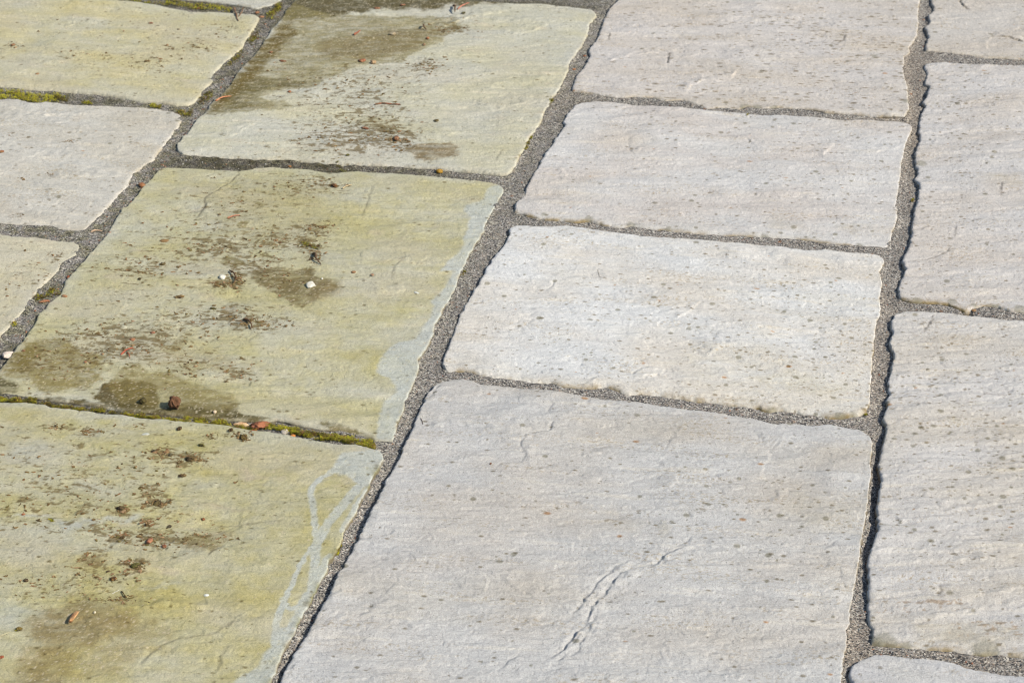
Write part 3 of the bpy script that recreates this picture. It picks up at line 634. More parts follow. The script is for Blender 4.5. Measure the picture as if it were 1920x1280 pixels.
    if key in SPD: dens = dens * (.25 + .5 * np.clip(gauss(x, y, SPD[key]), 0, 1)) + .55 * np.clip(gauss(x, y, SPD[key]), 0, 1)
    if s.get('dash'): m1 = spots(u, v, .0085, .0008, .0024, .62 * (.35 + dens), q + 31, asp=2.6)
    else: m1 = spots(u, v, .0085, .0007, .0022, .75 * max(sp, .4) * (.2 + dens), q + 31, asp=1.6)
    c = c * (1 - m1[:, None] * (1 - np.array([.47, .43, .35]))[None])
    if al < .1 or key in ('s0',):
        m2 = spots(x, y, .017, .0012, .0046, .62 * sp * (.06 + dens), q + 34, soft=.25, power=2.8)
        c = c * (1 - m2[:, None] * (1 - np.array([.54, .53, .46]))[None])
        st = sst(.35, .62, fbm(u / .06, v / .02, q + 37, 4, .6)) * .35 * sp
        c = c * (1 - st[:, None] * (1 - np.array([.86, .82, .70]))[None])
        bm_ = sst(-.05, .5, fbm(u / .16, v / .035, q + 51, 4, .55)); fl = fbm(u / .0065, v / .0035, q + 52, 3, .7)
        du = bm_ * sst(.05, .35, fl); c = c * (1 - du[:, None] * (1 - np.array([.74, .66, .52]))[None])
        du = sst(.0, .6, fbm(u / .3, v / .12, q + 53, 3)); c = c * (1 - du[:, None] * (1 - np.array([.955, .93, .88]))[None])
        fl = sst(.30, .5, fbm(u / .03, v / .006, q + 54, 4, .6)); c = c + (colr(232, 222, 208)[None] - c) * (fl * .32)[:, None]  # cream flakes: the glow of small sun-facing ledges tinted in
        or_ = spots(u, v, .05, .001, .003, .3 * sp, q + 38, asp=1.6)
        c = c * (1 - or_[:, None] * (1 - np.array([.75, .5, .32]))[None])
    # grime where mortar meets the near edge
    gm = np.exp(-(dB / (.0075 if key == 's9' else .0050)) ** 1.3) * sst(-.15, .35, fbm(x / .030, y / .030, q + 41, 3) + .1) * (1.15 if key in ('s8', 's9', 's12', 's13') else .6 if key == 's7' else .3)
    gm = np.maximum(gm, np.exp(-dmin / .0022) * .4 * sst(-.2, .4, noise(x / .02, y / .02, q + 43)))
    c = c + (colr(152, 132, 92)[None] - c) * gm[:, None].clip(0, 1)
    if key == 's6':
        gm = np.exp(-dR / .004) * sst(0, .3, noise(x / .03, y / .03, q + 44)); c = c + (colr(120, 116, 60)[None] - c) * gm[:, None] * .7
    for px, py, r in SMEAR:
        p = G(px, py); rr = r / FPX * 3.0
        d = np.hypot(x - p[0], (y - p[1]) * .8) + .002 * noise(x / .008, y / .008, 5)
        m = (1 - sst(rr * .6, rr * 1.1, d + .003 * fbm(x / .005, y / .005, 6, 3))) * .55
        c = c + (colr(142, 138, 118)[None] - c) * m[:, None]
    # brown crack on the shell strewn slab; shade tinted along other steps facing away
    for i, kd, A, w, P in CREST.get(key, []):
        if kd != 'D' or key in ('s10', 's9', 's8') : continue
        d, _, t = linesd(x + .0045 * fbm(x / .013, y / .013, 900 + i, 4, .72), y + .0045 * fbm(x / .013, y / .013, 950 + i, 4, .72), P)
        m = np.exp(-(d / .0018) ** 2) * sst(0, .15, t) * sst(0, .15, 1 - t) * min(1, A * 550) * .6
        c = c + (colr(118, 102, 74)[None] - c) * m[:, None]
    return np.clip(c, .01, .62)

# ------------------------------------------------------------------ slab meshes
def resample(P, n):
    P = np.asarray(P); seg = np.hypot(*(P[1:] - P[:-1]).T); cum = np.r_[0, np.cumsum(seg)]
    t = np.linspace(0, cum[-1], n); q = np.stack([np.interp(t, cum, P[:, 0]), np.interp(t, cum, P[:, 1])], -1)
    k = max(1, int(.004 / (cum[-1] / n)))                       # soften the traced corners
    if n > 6 * k:
        w = np.hanning(2 * k + 3)[1:-1]; w /= w.sum(); pad = len(w) // 2
        for a in (0, 1):
            v = np.r_[2 * q[0, a] - q[pad:0:-1, a], q[:, a], 2 * q[-1, a] - q[-2:-pad - 2:-1, a]]
            q[:, a] = np.convolve(v, w, 'valid')
    return q, cum[-1]

def side(P, n, seed, amp=.0014):
    q, L = resample(P, n)
    t = np.linspace(0, L, n); d = np.gradient(q, axis=0); nn = np.stack([-d[:, 1], d[:, 0]], -1); nn /= np.hypot(*nn.T)[:, None] + 1e-12
    f = amp * (.5 * noise(t / .030, t * 0 + .5, seed) + .45 * noise(t / .011, t * 0 + .5, seed + 1) + .55 * noise(t / .0045, t * 0 + .5, seed + 2))
    f *= sst(0, .01, t) * sst(0, .01, L - t)
    return q + nn * f[:, None]

RIM = {'s0': (.5, .4), 's1': (.8, .8), 's2': (.8, .5), 's3': (.7, .5), 's4': (.5, .8), 's5': (.25, .4), 's6': (.2, .5), 's7': (.3, .6), 's8': (.2, .9),
       's9': (.25, 1.5), 's10': (.12, .5), 's11': (.5, .7), 's12': (.5, .6), 's13': (.5, .7), 's14': (.5, .5)}
def build_slab(key):
    s = S[key]; T, R, B, L = GP(s['top']), GP(s['right']), GP(s['bottom']), GP(s['left'])
    ln = lambda P: np.hypot(*(P[1:] - P[:-1]).T).sum()
    ds, dt = (.0013, .0017) if key in ('s10', 's9') else (.0016, .0021) if not s.get('coarse') else (.008, .008)
    nu = int(max(ln(T), ln(B)) / ds); nv = int(max(ln(L), ln(R)) / dt)
    q = s['seed']
    T = side(T, nu, q + 201); B = side(B, nu, q + 205); Lf = side(L, nv, q + 209, .0022); R = side(R, nv, q + 213, .0018)
    u = np.linspace(0, 1, nu)[None, :, None]; v = np.linspace(0, 1, nv)[:, None, None]
    P = (1 - v) * T[None] + v * B[None] + (1 - u) * Lf[:, None] + u * R[:, None] \
        - ((1 - u) * (1 - v) * T[0] + u * (1 - v) * T[-1] + (1 - u) * v * B[0] + u * v * B[-1])
    dT = np.hypot(*(P - P[:1]).transpose(2, 0, 1)); dB = np.hypot(*(P - P[-1:]).transpose(2, 0, 1))
    dL = np.hypot(*(P - P[:, :1]).transpose(2, 0, 1)); dR = np.hypot(*(P - P[:, -1:]).transpose(2, 0, 1))
    x = P[..., 0].ravel(); y = P[..., 1].ravel(); dT, dB, dL, dR = (a.ravel() for a in (dT, dB, dL, dR))
    h = height(key, x, y)
    # rounded, chipped rim: soft on near and right sides, crisp on far and left sides
    def rim(d, r, dr, sd_, t):
        r = r * (1 + .5 * noise(t[0] / .045, t[1] / .045, sd_) + .25 * fbm(t[0] / .016, t[1] / .016, sd_ + 1, 3))
        k = np.clip(1 - d / np.maximum(r, .001), 0, 1); return dr * (1 - np.sqrt(np.clip(1 - k * k, 0, 1)))
    kR, kB = RIM.get(key, (.4, .7))
    e = rim(dB, .011 * kB, .0050 * kB, q + 31, (x, y)) + rim(dR, .009 * kR, .0042 * kR, q + 33, (x, y)) + rim(dT, .005, .0022, q + 35, (x, y)) + rim(dL, .005, .0026, q + 37, (x, y))
    h = h - np.minimum(e, .0085)
    top = tint(key, x, y, dT, dR, dB, dL, h)
    V = np.stack([x, y, h], -1); idx = np.arange(nu * nv).reshape(nv, nu)
    F = [np.stack([idx[1:, :-1], idx[1:, 1:], idx[:-1, 1:], idx[:-1, :-1]], -1).reshape(-1, 4)]
    # flanks
    ring = np.r_[idx[0, :], idx[1:, -1], idx[-1, -2::-1], idx[-2:0:-1, 0]]
    rp = V[ring]; d = np.roll(rp[:, :2], -3, 0) - np.roll(rp[:, :2], 3, 0); nn = np.stack([-d[:, 1], d[:, 0]], -1); nn /= np.hypot(*nn.T)[:, None] + 1e-9
    cen = V[:, :2].mean(0)
    if ((rp[:, :2] - cen) * nn).sum() < 0: nn = -nn
    arc = np.cumsum(np.hypot(*(rp[:, :2] - np.roll(rp[:, :2], 1, 0)).T)); prev = ring; base = len(V); Vs = [V]; Cs = [top]
    for j, (o, z, am) in enumerate(((.0002, -.0012, .0004), (.0004, -.004, .0012), (.0002, -.009, .0022), (-.0006, -.016, .003), (-.002, -.034, .001))):
        f = o + am * (noise(arc / .014, arc * 0 + j * .6, q + 61) + .6 * noise(arc / .005, arc * 0 + j * .8, q + 63))
        p = rp[:, :2] + nn * f[:, None]
        zz = rp[:, 2] + z
        Vs.append(np.column_stack([p, zz])); gq = np.clip((.60 if key in ('s7', 's8', 's9', 's10', 's5', 's6') else .40) + .22 * j + .3 * noise(arc / .015, arc * 0 + j * .5, q + 66), 0, .85)[:, None]
        Cs.append((top[ring] * (1 - gq) + colr(132, 118, 94)[None] * gq) * (1 + .10 * noise(arc / .02, arc * 0 + j, q + 65))[:, None])
        cur = base + np.arange(len(ring)); base += len(ring)
        F.append(np.stack([prev, np.roll(prev, -1), np.roll(cur, -1), cur], -1)); prev = cur
    V = np.concatenate(Vs); C = np.concatenate(Cs); c0 = np.array([cen[0], cen[1], 0])
    if s['label'] is None: return tag(new_mesh('paving', V - c0, F, M_STONE, C, loc=c0), kind='structure')
    o = new_mesh('stone_slab', V - c0, F, M_STONE, C, loc=c0)
    return tag(o, s['label'], 'stone slab', 'riven sandstone slabs laid in offset columns', 'thing')

for k in S: build_slab(k)

# ------------------------------------------------------------------ mortar joints (one bed) and the ground beneath
DEPTH = [(1650,760,6),(1655,830,10),(1640,900,12),(1630,960,12),(1620,1010,11),(1612,1060,8),(1610,1120,6),(1610,1180,4.5),(1700,330,6),(1700,400,5.5),(1695,480,6),
         (1668,600,5),(1655,680,6),(1720,180,5.5),(1725,60,5.5),(1720,250,5.5),(740,840,6),(700,930,6.5),(650,1030,6),(600,1120,6),(560,1200,8),(515,1275,10),(780,760,5),(800,720,4),
         (830,640,4.5),(870,550,3.5),(920,440,3.2),(960,370,3.5),(1010,270,4),(1050,190,4),(1100,90,5),(1130,20,5),(1500,210,2.6),(1250,190,2.6),(1130,183,2.4),(1100,420,2.4),(1400,452,2.4),
         (1600,466,2.4),(900,706,2.6),(1150,742,3),(1400,778,3.4),(1560,790,3.4),(1620,795,4),(1600,1240,5),(1700,1222,3),(1850,1240,5),(1750,576,2.6),(1880,588,3),(1800,108,3),
         (400,305,4.5),(600,312,4.5),(800,325,4),(900,335,3.4),(250,350,3),(200,430,3),(120,520,3.2),(50,610,3.4),(10,680,6),(420,160,3),(470,80,3.5),(520,10,3),(60,180,3.5),(220,190,3),(60,430,2.4),
         (100,755,3),(300,780,3.5),(600,815,3.5),(700,830,3.5),(1605,1270,6)]
DP = G([d[0] for d in DEPTH], [d[1] for d in DEPTH]); DV = np.array([d[2] for d in DEPTH]) * 1e-3
def mortar_z(x, y):
    x = np.atleast_1d(np.asarray(x, float)); y = np.atleast_1d(np.asarray(y, float))
    num = np.zeros_like(x); den = np.zeros_like(x)
    for (a, b), v in zip(DP, DV):
        w = 1 / ((x - a) ** 2 + (y - b) ** 2 + 4e-4) ** 1.5; num += w * v; den += w
    return -num / den * .9 - .0008 + .0012 * fbm(x / .03, y / .03, 41, 3) + .0004 * noise(x / .0045, y / .0045, 43) + .0002 * noise(x / .0023, y / .0023, 44)

WETJ = [(370,302,80,26,1.),(480,308,80,26,1.),(600,314,80,26,1.),(740,324,80,22,.8),(860,335,60,14,.4),(700,-2,300,10,.9),(1000,6,90,8,.8),(1100,14,30,10,.5),(500,40,40,30,.5),(440,130,40,40,.45),(60,755,100,20,.8),(250,775,120,14,.9),(450,795,80,14,.5),(620,815,80,14,.4),(10,680,40,40,.5),(350,10,150,20,.6),(60,185,120,12,.5),(180,190,60,10,.4)]
WARMJ = [(1050,180,90,40,.25),(1700,220,60,200,.5),(1700,100,60,60,.4),(1650,700,60,200,.3),(1640,560,60,30,.3),(1600,1200,60,60,.5),(1800,1235,150,20,.25)]
def build_mortar():
    x0, x1, y0, y1 = -1.75, 1.75, 1.30, 4.95
    cs = .012; K = 5
    nx = int((x1 - x0) / cs); ny = int((y1 - y0) / cs)
    gx, gy = np.meshgrid(x0 + (np.arange(nx) + .5) * cs, y0 + (np.arange(ny) + .5) * cs)
    fx, fy = gx.ravel(), gy.ravel(); near = np.full(fx.shape, 1e3)
    for s in S.values():
        P = s['poly']; z = (fx > P[:, 0].min()) & (fx < P[:, 0].max()) & (fy > P[:, 1].min()) & (fy < P[:, 1].max())
        d = polysd(fx[z], fy[z], P); near[z] = np.minimum(near[z], d)
    keep = (near > -.022).reshape(ny, nx); keep = np.kron(keep, np.ones((K, K), bool))
    cy, cx = np.nonzero(keep); W1 = nx * K + 1
    a = cy * W1 + cx; Q = np.stack([a, a + 1, a + 1 + W1, a + W1], -1)
    uq, inv = np.unique(Q.ravel(), return_inverse=True); F = inv.reshape(-1, 4)
    vx = x0 + (uq % W1) * cs / K; vy = y0 + (uq // W1) * cs / K
    z = mortar_z(vx, vy)
    lf_ = np.zeros_like(vx)
    for k, s in S.items():
        for nm, am in (('right', .45 if k in ('s10', 's12', 's13') else .7), ('bottom', .6)):
            P = GP(s[nm]); q = (vx > P[:, 0].min() - .015) & (vx < P[:, 0].max() + .015) & (vy > P[:, 1].min() - .015) & (vy < P[:, 1].max() + .015)
            if q.any():
                d, _, _ = linesd(vx[q], vy[q], P); lf_[q] = np.maximum(lf_[q], am * np.exp(-(d / .006) ** 2) * (.7 + .6 * noise(vx[q] / .015, vy[q] / .015, 61)))
    z = z * (1 - np.clip(lf_, 0, .85))
    hole = G(1815, 583); r = np.hypot(vx - hole[0], vy - hole[1]); z -= .012 * np.exp(-(r / .006) ** 2)
    c = colr(154, 151, 146)[None] * (1 + .13 * fbm(vx / .05, vy / .05, 51, 3))[:, None]
    w = np.clip(gauss(vx, vy, WETJ), 0, 1) * (.75 + .3 * noise(vx / .02, vy / .02, 52))
    c = c * (1 + (np.array([.34, .32, .22]) - 1)[None] * w[:, None])
    w = np.clip(gauss(vx, vy, WARMJ), 0, 1); c = c * (1 + (np.array([1.12, 1.0, .86]) - 1)[None] * w[:, None])
    # greenish film on the left joints
    lf = sst(.1, -.5, vx - (vy - 2.6) * .3) * .75 * sst(-.4, .4, fbm(vx / .02, vy / .02, 55, 3))
    c = c * (1 + (np.array([.60, .60, .38]) - 1)[None] * lf[:, None])
    bo = spots(vx, vy, .03, .001, .0028, .22, 57); c = c * (1 - bo[:, None] * (1 - np.array([.9, .5, .3]))[None])
    V = np.stack([vx, vy, z], -1)
    o = new_mesh('mortar_bed', V, F, M_MORTAR, c); tag(o, 'grey sandy mortar filling the joints between the slabs', None, None, 'structure')
build_mortar()
g = new_mesh('ground', [(-60, -20, -.03), (60, -20, -.03), (60, 160, -.03), (-60, 160, -.03)], np.array([[0, 1, 2, 3]]), M_MORTAR, np.tile(colr(130, 124, 112), (4, 1)))
tag(g, 'sandy bed under and around the paving', None, None, 'structure')

# ------------------------------------------------------------------ finding the surface under a point
def surf(x, y):
    x = float(x); y = float(y); xa, ya = np.array([x]), np.array([y])
    for k, s in S.items():
        P = s['poly']
        if P[:, 0].min() < x < P[:, 0].max() and P[:, 1].min() < y < P[:, 1].max():
            d = polysd(xa, ya, P)[0]
            if d < 0: return float(height(k, xa, ya)[0]) - max(0, .004 * (1 - (-d) / .008))
    return float(mortar_z(xa, ya)[0])

def rock(n=2):
    import bmesh
    bm = bmesh.new(); bmesh.ops.create_icosphere(bm, subdivisions=n, radius=1)
    V = np.array([v.co[:] for v in bm.verts]); F = np.array([[v.index for v in f.verts] for f in bm.faces]); bm.free(); return V, F
ICO1 = rock(1); ICO2 = rock(2); ICO3 = rock(3); ICO4 = rock(4)

def lumpy(V, seed, amp, sc_=1.4):
    a = noise(V[:, 0] * sc_ + V[:, 2] * 1.7 + 5, V[:, 1] * sc_ - V[:, 2] * 1.3 + 9, seed) + .6 * noise(V[:, 0] * sc_ * 2.6 + V[:, 2] * 3, V[:, 1] * sc_ * 2.6 - V[:, 2] * 2.3, seed + 1) \
        + .4 * noise(V[:, 0] * sc_ * 6 + V[:, 2] * 7, V[:, 1] * sc_ * 6 - V[:, 2] * 5, seed + 2)
    return V * (1 + amp * a)[:, None]

# ------------------------------------------------------------------ soil crumbs and plant fragments too many to count
def scatter_crumbs():
    Vs, Fs, Cs = [], [], []; n0 = 0
    bV, bF = ICO1; pal = [(120,98,62),(136,112,72),(100,84,54),(148,122,82),(124,110,64),(152,116,82),(172,140,104)]
    for key, L in DEB.items():
        if key in ('s10', 's0', 's13'): continue
        if not L: continue
        P = S[key]['poly']
        for (cx, cy, rx, ry, w) in L:
            n = int(w * (rx * ry) ** .5 * (3.8 if key not in ('s13','s2') else .6)) + 8
            a = RNG.normal(0, .62, n) * rx + cx; b = RNG.normal(0, .62, n) * ry + cy
            ok = (a > -30) & (a < 1950) & (b > -20) & (b < 1300)
            p = G(a[ok], b[ok])
            if not len(p): continue
            d = polysd(p[:, 0], p[:, 1], P); p = p[d < -.004]
            if not len(p): continue
            h = height(key, p[:, 0], p[:, 1])
            for (x, y), z in zip(p, h):
                r = .0005 + .0013 * RNG.random() ** 3
                if w > .75: r *= 1.25
                k = int(RNG.integers(1, 4)) if r > .0011 else 1
                for j in range(k):
                    V = lumpy(bV, int(RNG.integers(1e5)), .6) * np.array([r * RNG.uniform(.7, 2.3), r * RNG.uniform(.6, 1.1), r * RNG.uniform(.35, .8)])
                    an = RNG.normal(0, .7) - YAW; c, s_ = math.cos(an), math.sin(an)
                    V = np.stack([V[:, 0] * c - V[:, 1] * s_, V[:, 0] * s_ + V[:, 1] * c, V[:, 2]], -1)
                    V += np.array([x + RNG.normal(0, r) * (j > 0), y + RNG.normal(0, r) * (j > 0), z + r * .25])
                    Vs.append(V); Fs.append(bF + n0); n0 += len(V)
                    Cs.append(np.tile(colr(*pal[int(RNG.integers(len(pal)) * (1 if RNG.random() < .8 else 0))]) , (len(V), 1)))
    o = new_mesh('soil_crumbs', np.concatenate(Vs), np.concatenate(Fs), M_SOIL, np.concatenate(Cs), smooth=False)
    tag(o, 'brown soil crumbs and plant bits scattered over the green stained slabs', 'soil crumbs', None, 'stuff')
scatter_crumbs()

# loose sand grains and grit standing proud in the joints
def scatter_grit():
    Vs, Fs, Cs = [], [], []; n0 = 0; bV, bF = ICO1
    lines = [([(1640,1240),(1612,1120),(1630,960),(1650,800),(1660,620),(1690,420),(1715,200),(1735,0)],14,520),([(520,1280),(600,1110),(680,960),(745,830),(800,710),(870,560),(940,400),(1050,190),(1130,20)],14,620),
             ([(0,670),(110,540),(200,425),(300,290),(400,180),(510,20)],12,400),([(1080,182),(1250,195),(1500,208),(1700,226)],6,160),([(960,408),(1200,430),(1450,455),(1660,472)],6,170),
             ([(830,704),(1000,722),(1200,748),(1450,782),(1630,795)],7,220),([(1620,1215),(1750,1225),(1920,1248)],9,110),([(1690,573),(1920,592)],6,60),([(1730,106),(1920,118)],5,50),
             ([(0,428),(150,444)],7,60),([(330,300),(650,315),(950,340)],7,140)]
    for P, w, n in lines:
        p = np.array(P, float); seg = np.hypot(*(p[1:] - p[:-1]).T); cum = np.r_[0, np.cumsum(seg)]
        t = RNG.random(n) * cum[-1]; a = np.interp(t, cum, p[:, 0]) + RNG.normal(0, w, n); b = np.interp(t, cum, p[:, 1]) + RNG.normal(0, w * .5, n)
        g_ = G(a, b); z = mortar_z(g_[:, 0], g_[:, 1])
        ins = np.zeros(n, bool)
        for s in S.values(): ins |= polysd(g_[:, 0], g_[:, 1], s['poly']) < -.001
        for (x, y), zz in zip(g_[~ins], z[~ins]):
            r = .0006 + .0009 * RNG.random() ** 2
            V = lumpy(bV, int(RNG.integers(1e5)), .35) * r * RNG.uniform(.6, 1.2, 3) + np.array([x, y, zz + r * .3])
            Vs.append(V); Fs.append(bF + n0); n0 += len(V); k = RNG.random()
            c = (206,202,194) if k < .3 else (172,158,140) if k < .6 else (96,94,92) if k < .92 else (170,112,80)
            if P[0] == (0, 670) and RNG.random() < .4: c = ((150,96,62), (120,88,52), (96,88,44), (176,120,84))[int(RNG.integers(4))]; V[:, :2] = (V[:, :2] - (x, y)) * RNG.uniform(1, 2.2, 2) + (x, y)
            Cs.append(np.tile(colr(*c), (len(V), 1)))
    o = new_mesh('loose_grit', np.concatenate(Vs), np.concatenate(Fs), M_SHELL, np.concatenate(Cs), smooth=False)
    tag(o, 'coarse pale and dark sand grains lying loose in the joints', 'grit', None, 'stuff')
scatter_grit()

# ------------------------------------------------------------------ moss
def build_moss():
    # (polyline, half width px, tufts, height mm, colour mix 0 olive .. 1 bright)
    L = [([(-60,168),(0,176),(40,178),(75,184),(105,182)],9,1500,5,.8),([(105,182),(125,184)],6,200,4,.3),([(155,190),(172,192)],3,80,3,.5),([(282,195),(300,198)],4,120,3,.7),
         ([(335,208),(352,212),(360,205)],5,200,3,.4),([(190,-3),(260,1),(320,7)],3,260,3,.5),([(310,0),(360,10),(400,12),(430,18)],6,640,4,.7),([(505,30),(515,18),(525,8)],6,320,4,.5),
         ([(430,118),(440,108),(455,92)],6,180,2.5,.3),([(375,188),(395,175)],7,200,3,.2),([(468,80),(480,60)],7,160,2.5,.2),
         ([(0,745),(30,749),(70,749)],4,520,4,.5),([(70,749),(100,759),(160,764),(230,772)],3,420,2.5,.35),([(230,773),(290,781),(340,786)],3,420,3.5,.6),([(345,785),(380,789),(420,792)],6,520,4,.6),
         ([(420,793),(450,798),(480,802)],4,220,3,.4),([(495,796),(530,800),(560,808)],5,520,4.5,.7),([(560,808),(600,816),(640,820)],6,620,4.5,.5),([(640,820),(670,826),(702,834)],6,620,4,.6),
         ([(1030,193),(1036,184)],3,90,3,.4),([(985,278),(992,262),(998,248)],3,140,3,.4),([(866,512),(872,504)],3,70,2.5,.3),([(630,1036),(636,1022),(641,1012)],3,160,3,.7),([(702,890),(710,876)],2.5,110,2,.2),
         ([(820,321),(826,320)],3,50,3,.3),([(1622,773),(1626,771)],2,50,2.5,.5),([(262,778),(270,775)],4,90,3.5,.3),([(60,560),(75,552),(95,548)],6,130,2.5,.3),([(20,607),(28,605)],4,60,3,.6),([(95,540),(110,548)],5,90,2.5,.3),
         ([(575,1135),(580,1125)],2,60,2,.3),([(1716,52),(1722,48)],2,20,2,.8),([(1400,213),(1404,214)],2,16,1.5,.8),([(630,303),(650,322)],4,60,2.5,.2),([(690,825),(705,830)],4,80,3,.7),([(30,1180),(44,1182)],3,60,2.5,.2),([(92,974),(100,976)],2,40,2,.3),([(470,600),(480,603)],2,30,2,.2),([(800,126),(820,128)],5,70,2,.15),([(560,455),(600,462)],6,90,1.8,.15),([(250,1058),(265,1062)],4,60,2,.1),([(1710,372),(1714,368)],2,20,2,.6)]
    Vs, Cs = [], []
    for P, hw, n, hh, mix in L:
        p = np.array(P, float); seg = np.hypot(*(p[1:] - p[:-1]).T); cum = np.r_[0, np.cumsum(seg)]
        n = int(n * 1.7)
        t = RNG.random(n) * cum[-1]; a = np.interp(t, cum, p[:, 0]) + RNG.uniform(-1, 1, n) * hw * (.8 if len(P) > 2 else .7) * 1.2
        b = np.interp(t, cum, p[:, 1]) + RNG.uniform(-1, 1, n) * hw * .85
        g_ = G(a, b); x, y = g_.T
        clump = sst(-.45, .45, fbm(x / .014, y / .014, 71, 3)); kp = RNG.random(n) < .06 + .95 * clump
        x, y, clump = x[kp], y[kp], clump[kp]; m = len(x)
        if m == 0: continue
        z = mortar_z(x, y); on = np.zeros(m)
        for k, s in S.items():
            if k[0] == 'x': continue
            Q = s['poly']; q = (x > Q[:, 0].min()) & (x < Q[:, 0].max()) & (y > Q[:, 1].min()) & (y < Q[:, 1].max())
            if q.any():
                d = polysd(x[q], y[q], Q); ins = d < -.003; ii = np.nonzero(q)[0][ins]; z[ii] = -.0012; on[ii] = 1
        H_ = hh * 1.25e-3 * (.4 + .75 * clump) * (1 - .4 * on)
        for rep in range(7):                       # seven little pointed leaves per tuft
            an = RNG.uniform(0, 6.283, m); L_ = RNG.uniform(.0010, .0021, m); up = RNG.uniform(.1, 1.0, m)
            zz = z + H_ * RNG.uniform(.15, 1.0, m); bx = x + RNG.normal(0, .0006, m); by = y + RNG.normal(0, .0006, m)
            dx, dy = np.cos(an), np.sin(an); w_ = .00042
            tip = np.stack([bx + dx * L_, by + dy * L_, zz + L_ * up], -1)
            l = np.stack([bx - dy * w_, by + dx * w_, zz], -1); r = np.stack([bx + dy * w_, by - dx * w_, zz + .0002], -1)
            Vs.append(np.stack([l, r, tip], 1).reshape(-1, 3))
            k = np.clip(mix - .08 + (.18 if P[0] == (-60, 168) else 0) + RNG.normal(0, .30, m) + .55 * noise(x / .012, y / .012, 73), 0, 1)[:, None]
            c = colr(76, 70, 32)[None] * (1 - k) + colr(202, 196, 44)[None] * k
            br = RNG.random(m) < .13 + .25 * (noise(x / .008, y / .008, 75) > .35); c[br] = colr(150, 108, 62)
            Cs.append(np.repeat(c, 3, 0))
    V = np.concatenate(Vs); F = np.arange(len(V)).reshape(-1, 3)
    o = new_mesh('moss', V, F, M_MOSS, np.concatenate(Cs), smooth=False)
    tag(o, 'bright yellow green and olive moss growing along the left joints', 'moss', None, 'stuff')
build_moss()

# ------------------------------------------------------------------ countable bits lying on the paving
PXM = 1 / FPX * 3.0
def scale_at(px, py):
    p = G(px, py); return math.sqrt(p[0] ** 2 + p[1] ** 2 + H * H) / FPX     # metres per pixel across the view

def place(V, px, py, rot, tilt=(0, 0), lift=0.0):
    c, s_ = math.cos(tilt[0]), math.sin(tilt[0]); V = np.stack([V[:, 0], V[:, 1] * c - V[:, 2] * s_, V[:, 1] * s_ + V[:, 2] * c], -1)
    c, s_ = math.cos(tilt[1]), math.sin(tilt[1]); V = np.stack([V[:, 0] * c + V[:, 2] * s_, V[:, 1], -V[:, 0] * s_ + V[:, 2] * c], -1)
    c, s_ = math.cos(rot), math.sin(rot); V = np.stack([V[:, 0] * c - V[:, 1] * s_, V[:, 0] * s_ + V[:, 1] * c, V[:, 2]], -1)
    p = G(px, py); z = surf(p[0], p[1]); V[:, 2] -= V[:, 2].min()
    return V, (p[0], p[1], z + lift - .0006)

def vary(V, col, seed, a=.2, col2=None, f=1.5):
    r = np.abs(V).max() + 1e-9; n = noise(V[:, 0] / r * f + V[:, 2] / r, V[:, 1] / r * f - V[:, 2] / r, seed)
    c = colr(*col)[None] * (1 + a * n)[:, None]
    if col2: k = sst(-.1, .4, n)[:, None]; c = c * (1 - k) + colr(*col2)[None] * k
    return c

sid = [300]
def lump(name, label, cat, px, py, w, d, hgt, col, rot=0, mat=None, amp=.22, ico=3, col2=None, group=None, tilt=(0, 0), sc_=1.4):
    """an irregular solid: stone chip, shell fragment, clod; w, d, hgt in photo pixels"""
    sid[0] += 7; k = scale_at(px, py); V, F = (ICO2, ICO3, ICO4)[ico - 2]
    V = lumpy(V, sid[0], amp, sc_) * np.array([w, d, hgt]) * k / 2
    C = vary(V, col, sid[0], .22, col2); V, loc = place(V, px, py, rot, tilt)
    return tag(new_mesh(name, V, F, mat or M_SHELL, C, loc=loc, smooth=ico > 2), label, cat, group)

def shell(name, label, cat, px, py, w, d, hgt, col, rot=0, group=None, tilt=(0, 0), tri=.0, mat=None, col2=None, th=.12):
    """a curved, pointed shell, husk or leaf with real thickness"""
    sid[0] += 7; k = scale_at(px, py); nu, nv = 17, 11
    u, v = np.meshgrid(np.linspace(-1, 1, nu), np.linspace(-1, 1, nv), indexing='ij')
    wd = np.clip(1 - u * u, 0, 1) ** (.62 if tri < .5 else .95) * (1 - tri * u)
    x = u * w / 2; y = v * wd * d / 2; z = hgt * (1 - (v * .95) ** 2 * .8 - u * u * .45) + hgt * .12 * noise(u * 2.1, v * 2.1, sid[0])
    x = x + w * .03 * noise(v * 2, u, sid[0] + 1); y = y + d * .06 * noise(u * 3, v, sid[0] + 2)
    T = np.stack([x, y, z], -1).reshape(-1, 3) * k; B = T - np.array([0, 0, hgt * k * th + .0003])
    V = np.concatenate([T, B]); n = nu * nv; ix = np.arange(n).reshape(nu, nv)
    q = lambda I, fl: (np.stack([I[:-1, :-1], I[1:, :-1], I[1:, 1:], I[:-1, 1:]], -1) if not fl else np.stack([I[:-1, :-1], I[:-1, 1:], I[1:, 1:], I[1:, :-1]], -1)).reshape(-1, 4)
    F = [q(ix, False), q(ix + n, True)]
    rg = np.r_[ix[0, :], ix[1:, -1], ix[-1, -2::-1], ix[-2:0:-1, 0]]
    F.append(np.stack([rg, np.roll(rg, -1), np.roll(rg, -1) + n, rg + n], -1))
    C = vary(V, col, sid[0], .16, col2); V, loc = place(V, px, py, rot, tilt)
    return tag(new_mesh(name, V, F, mat or M_DRY, C, loc=loc), label, cat, group)

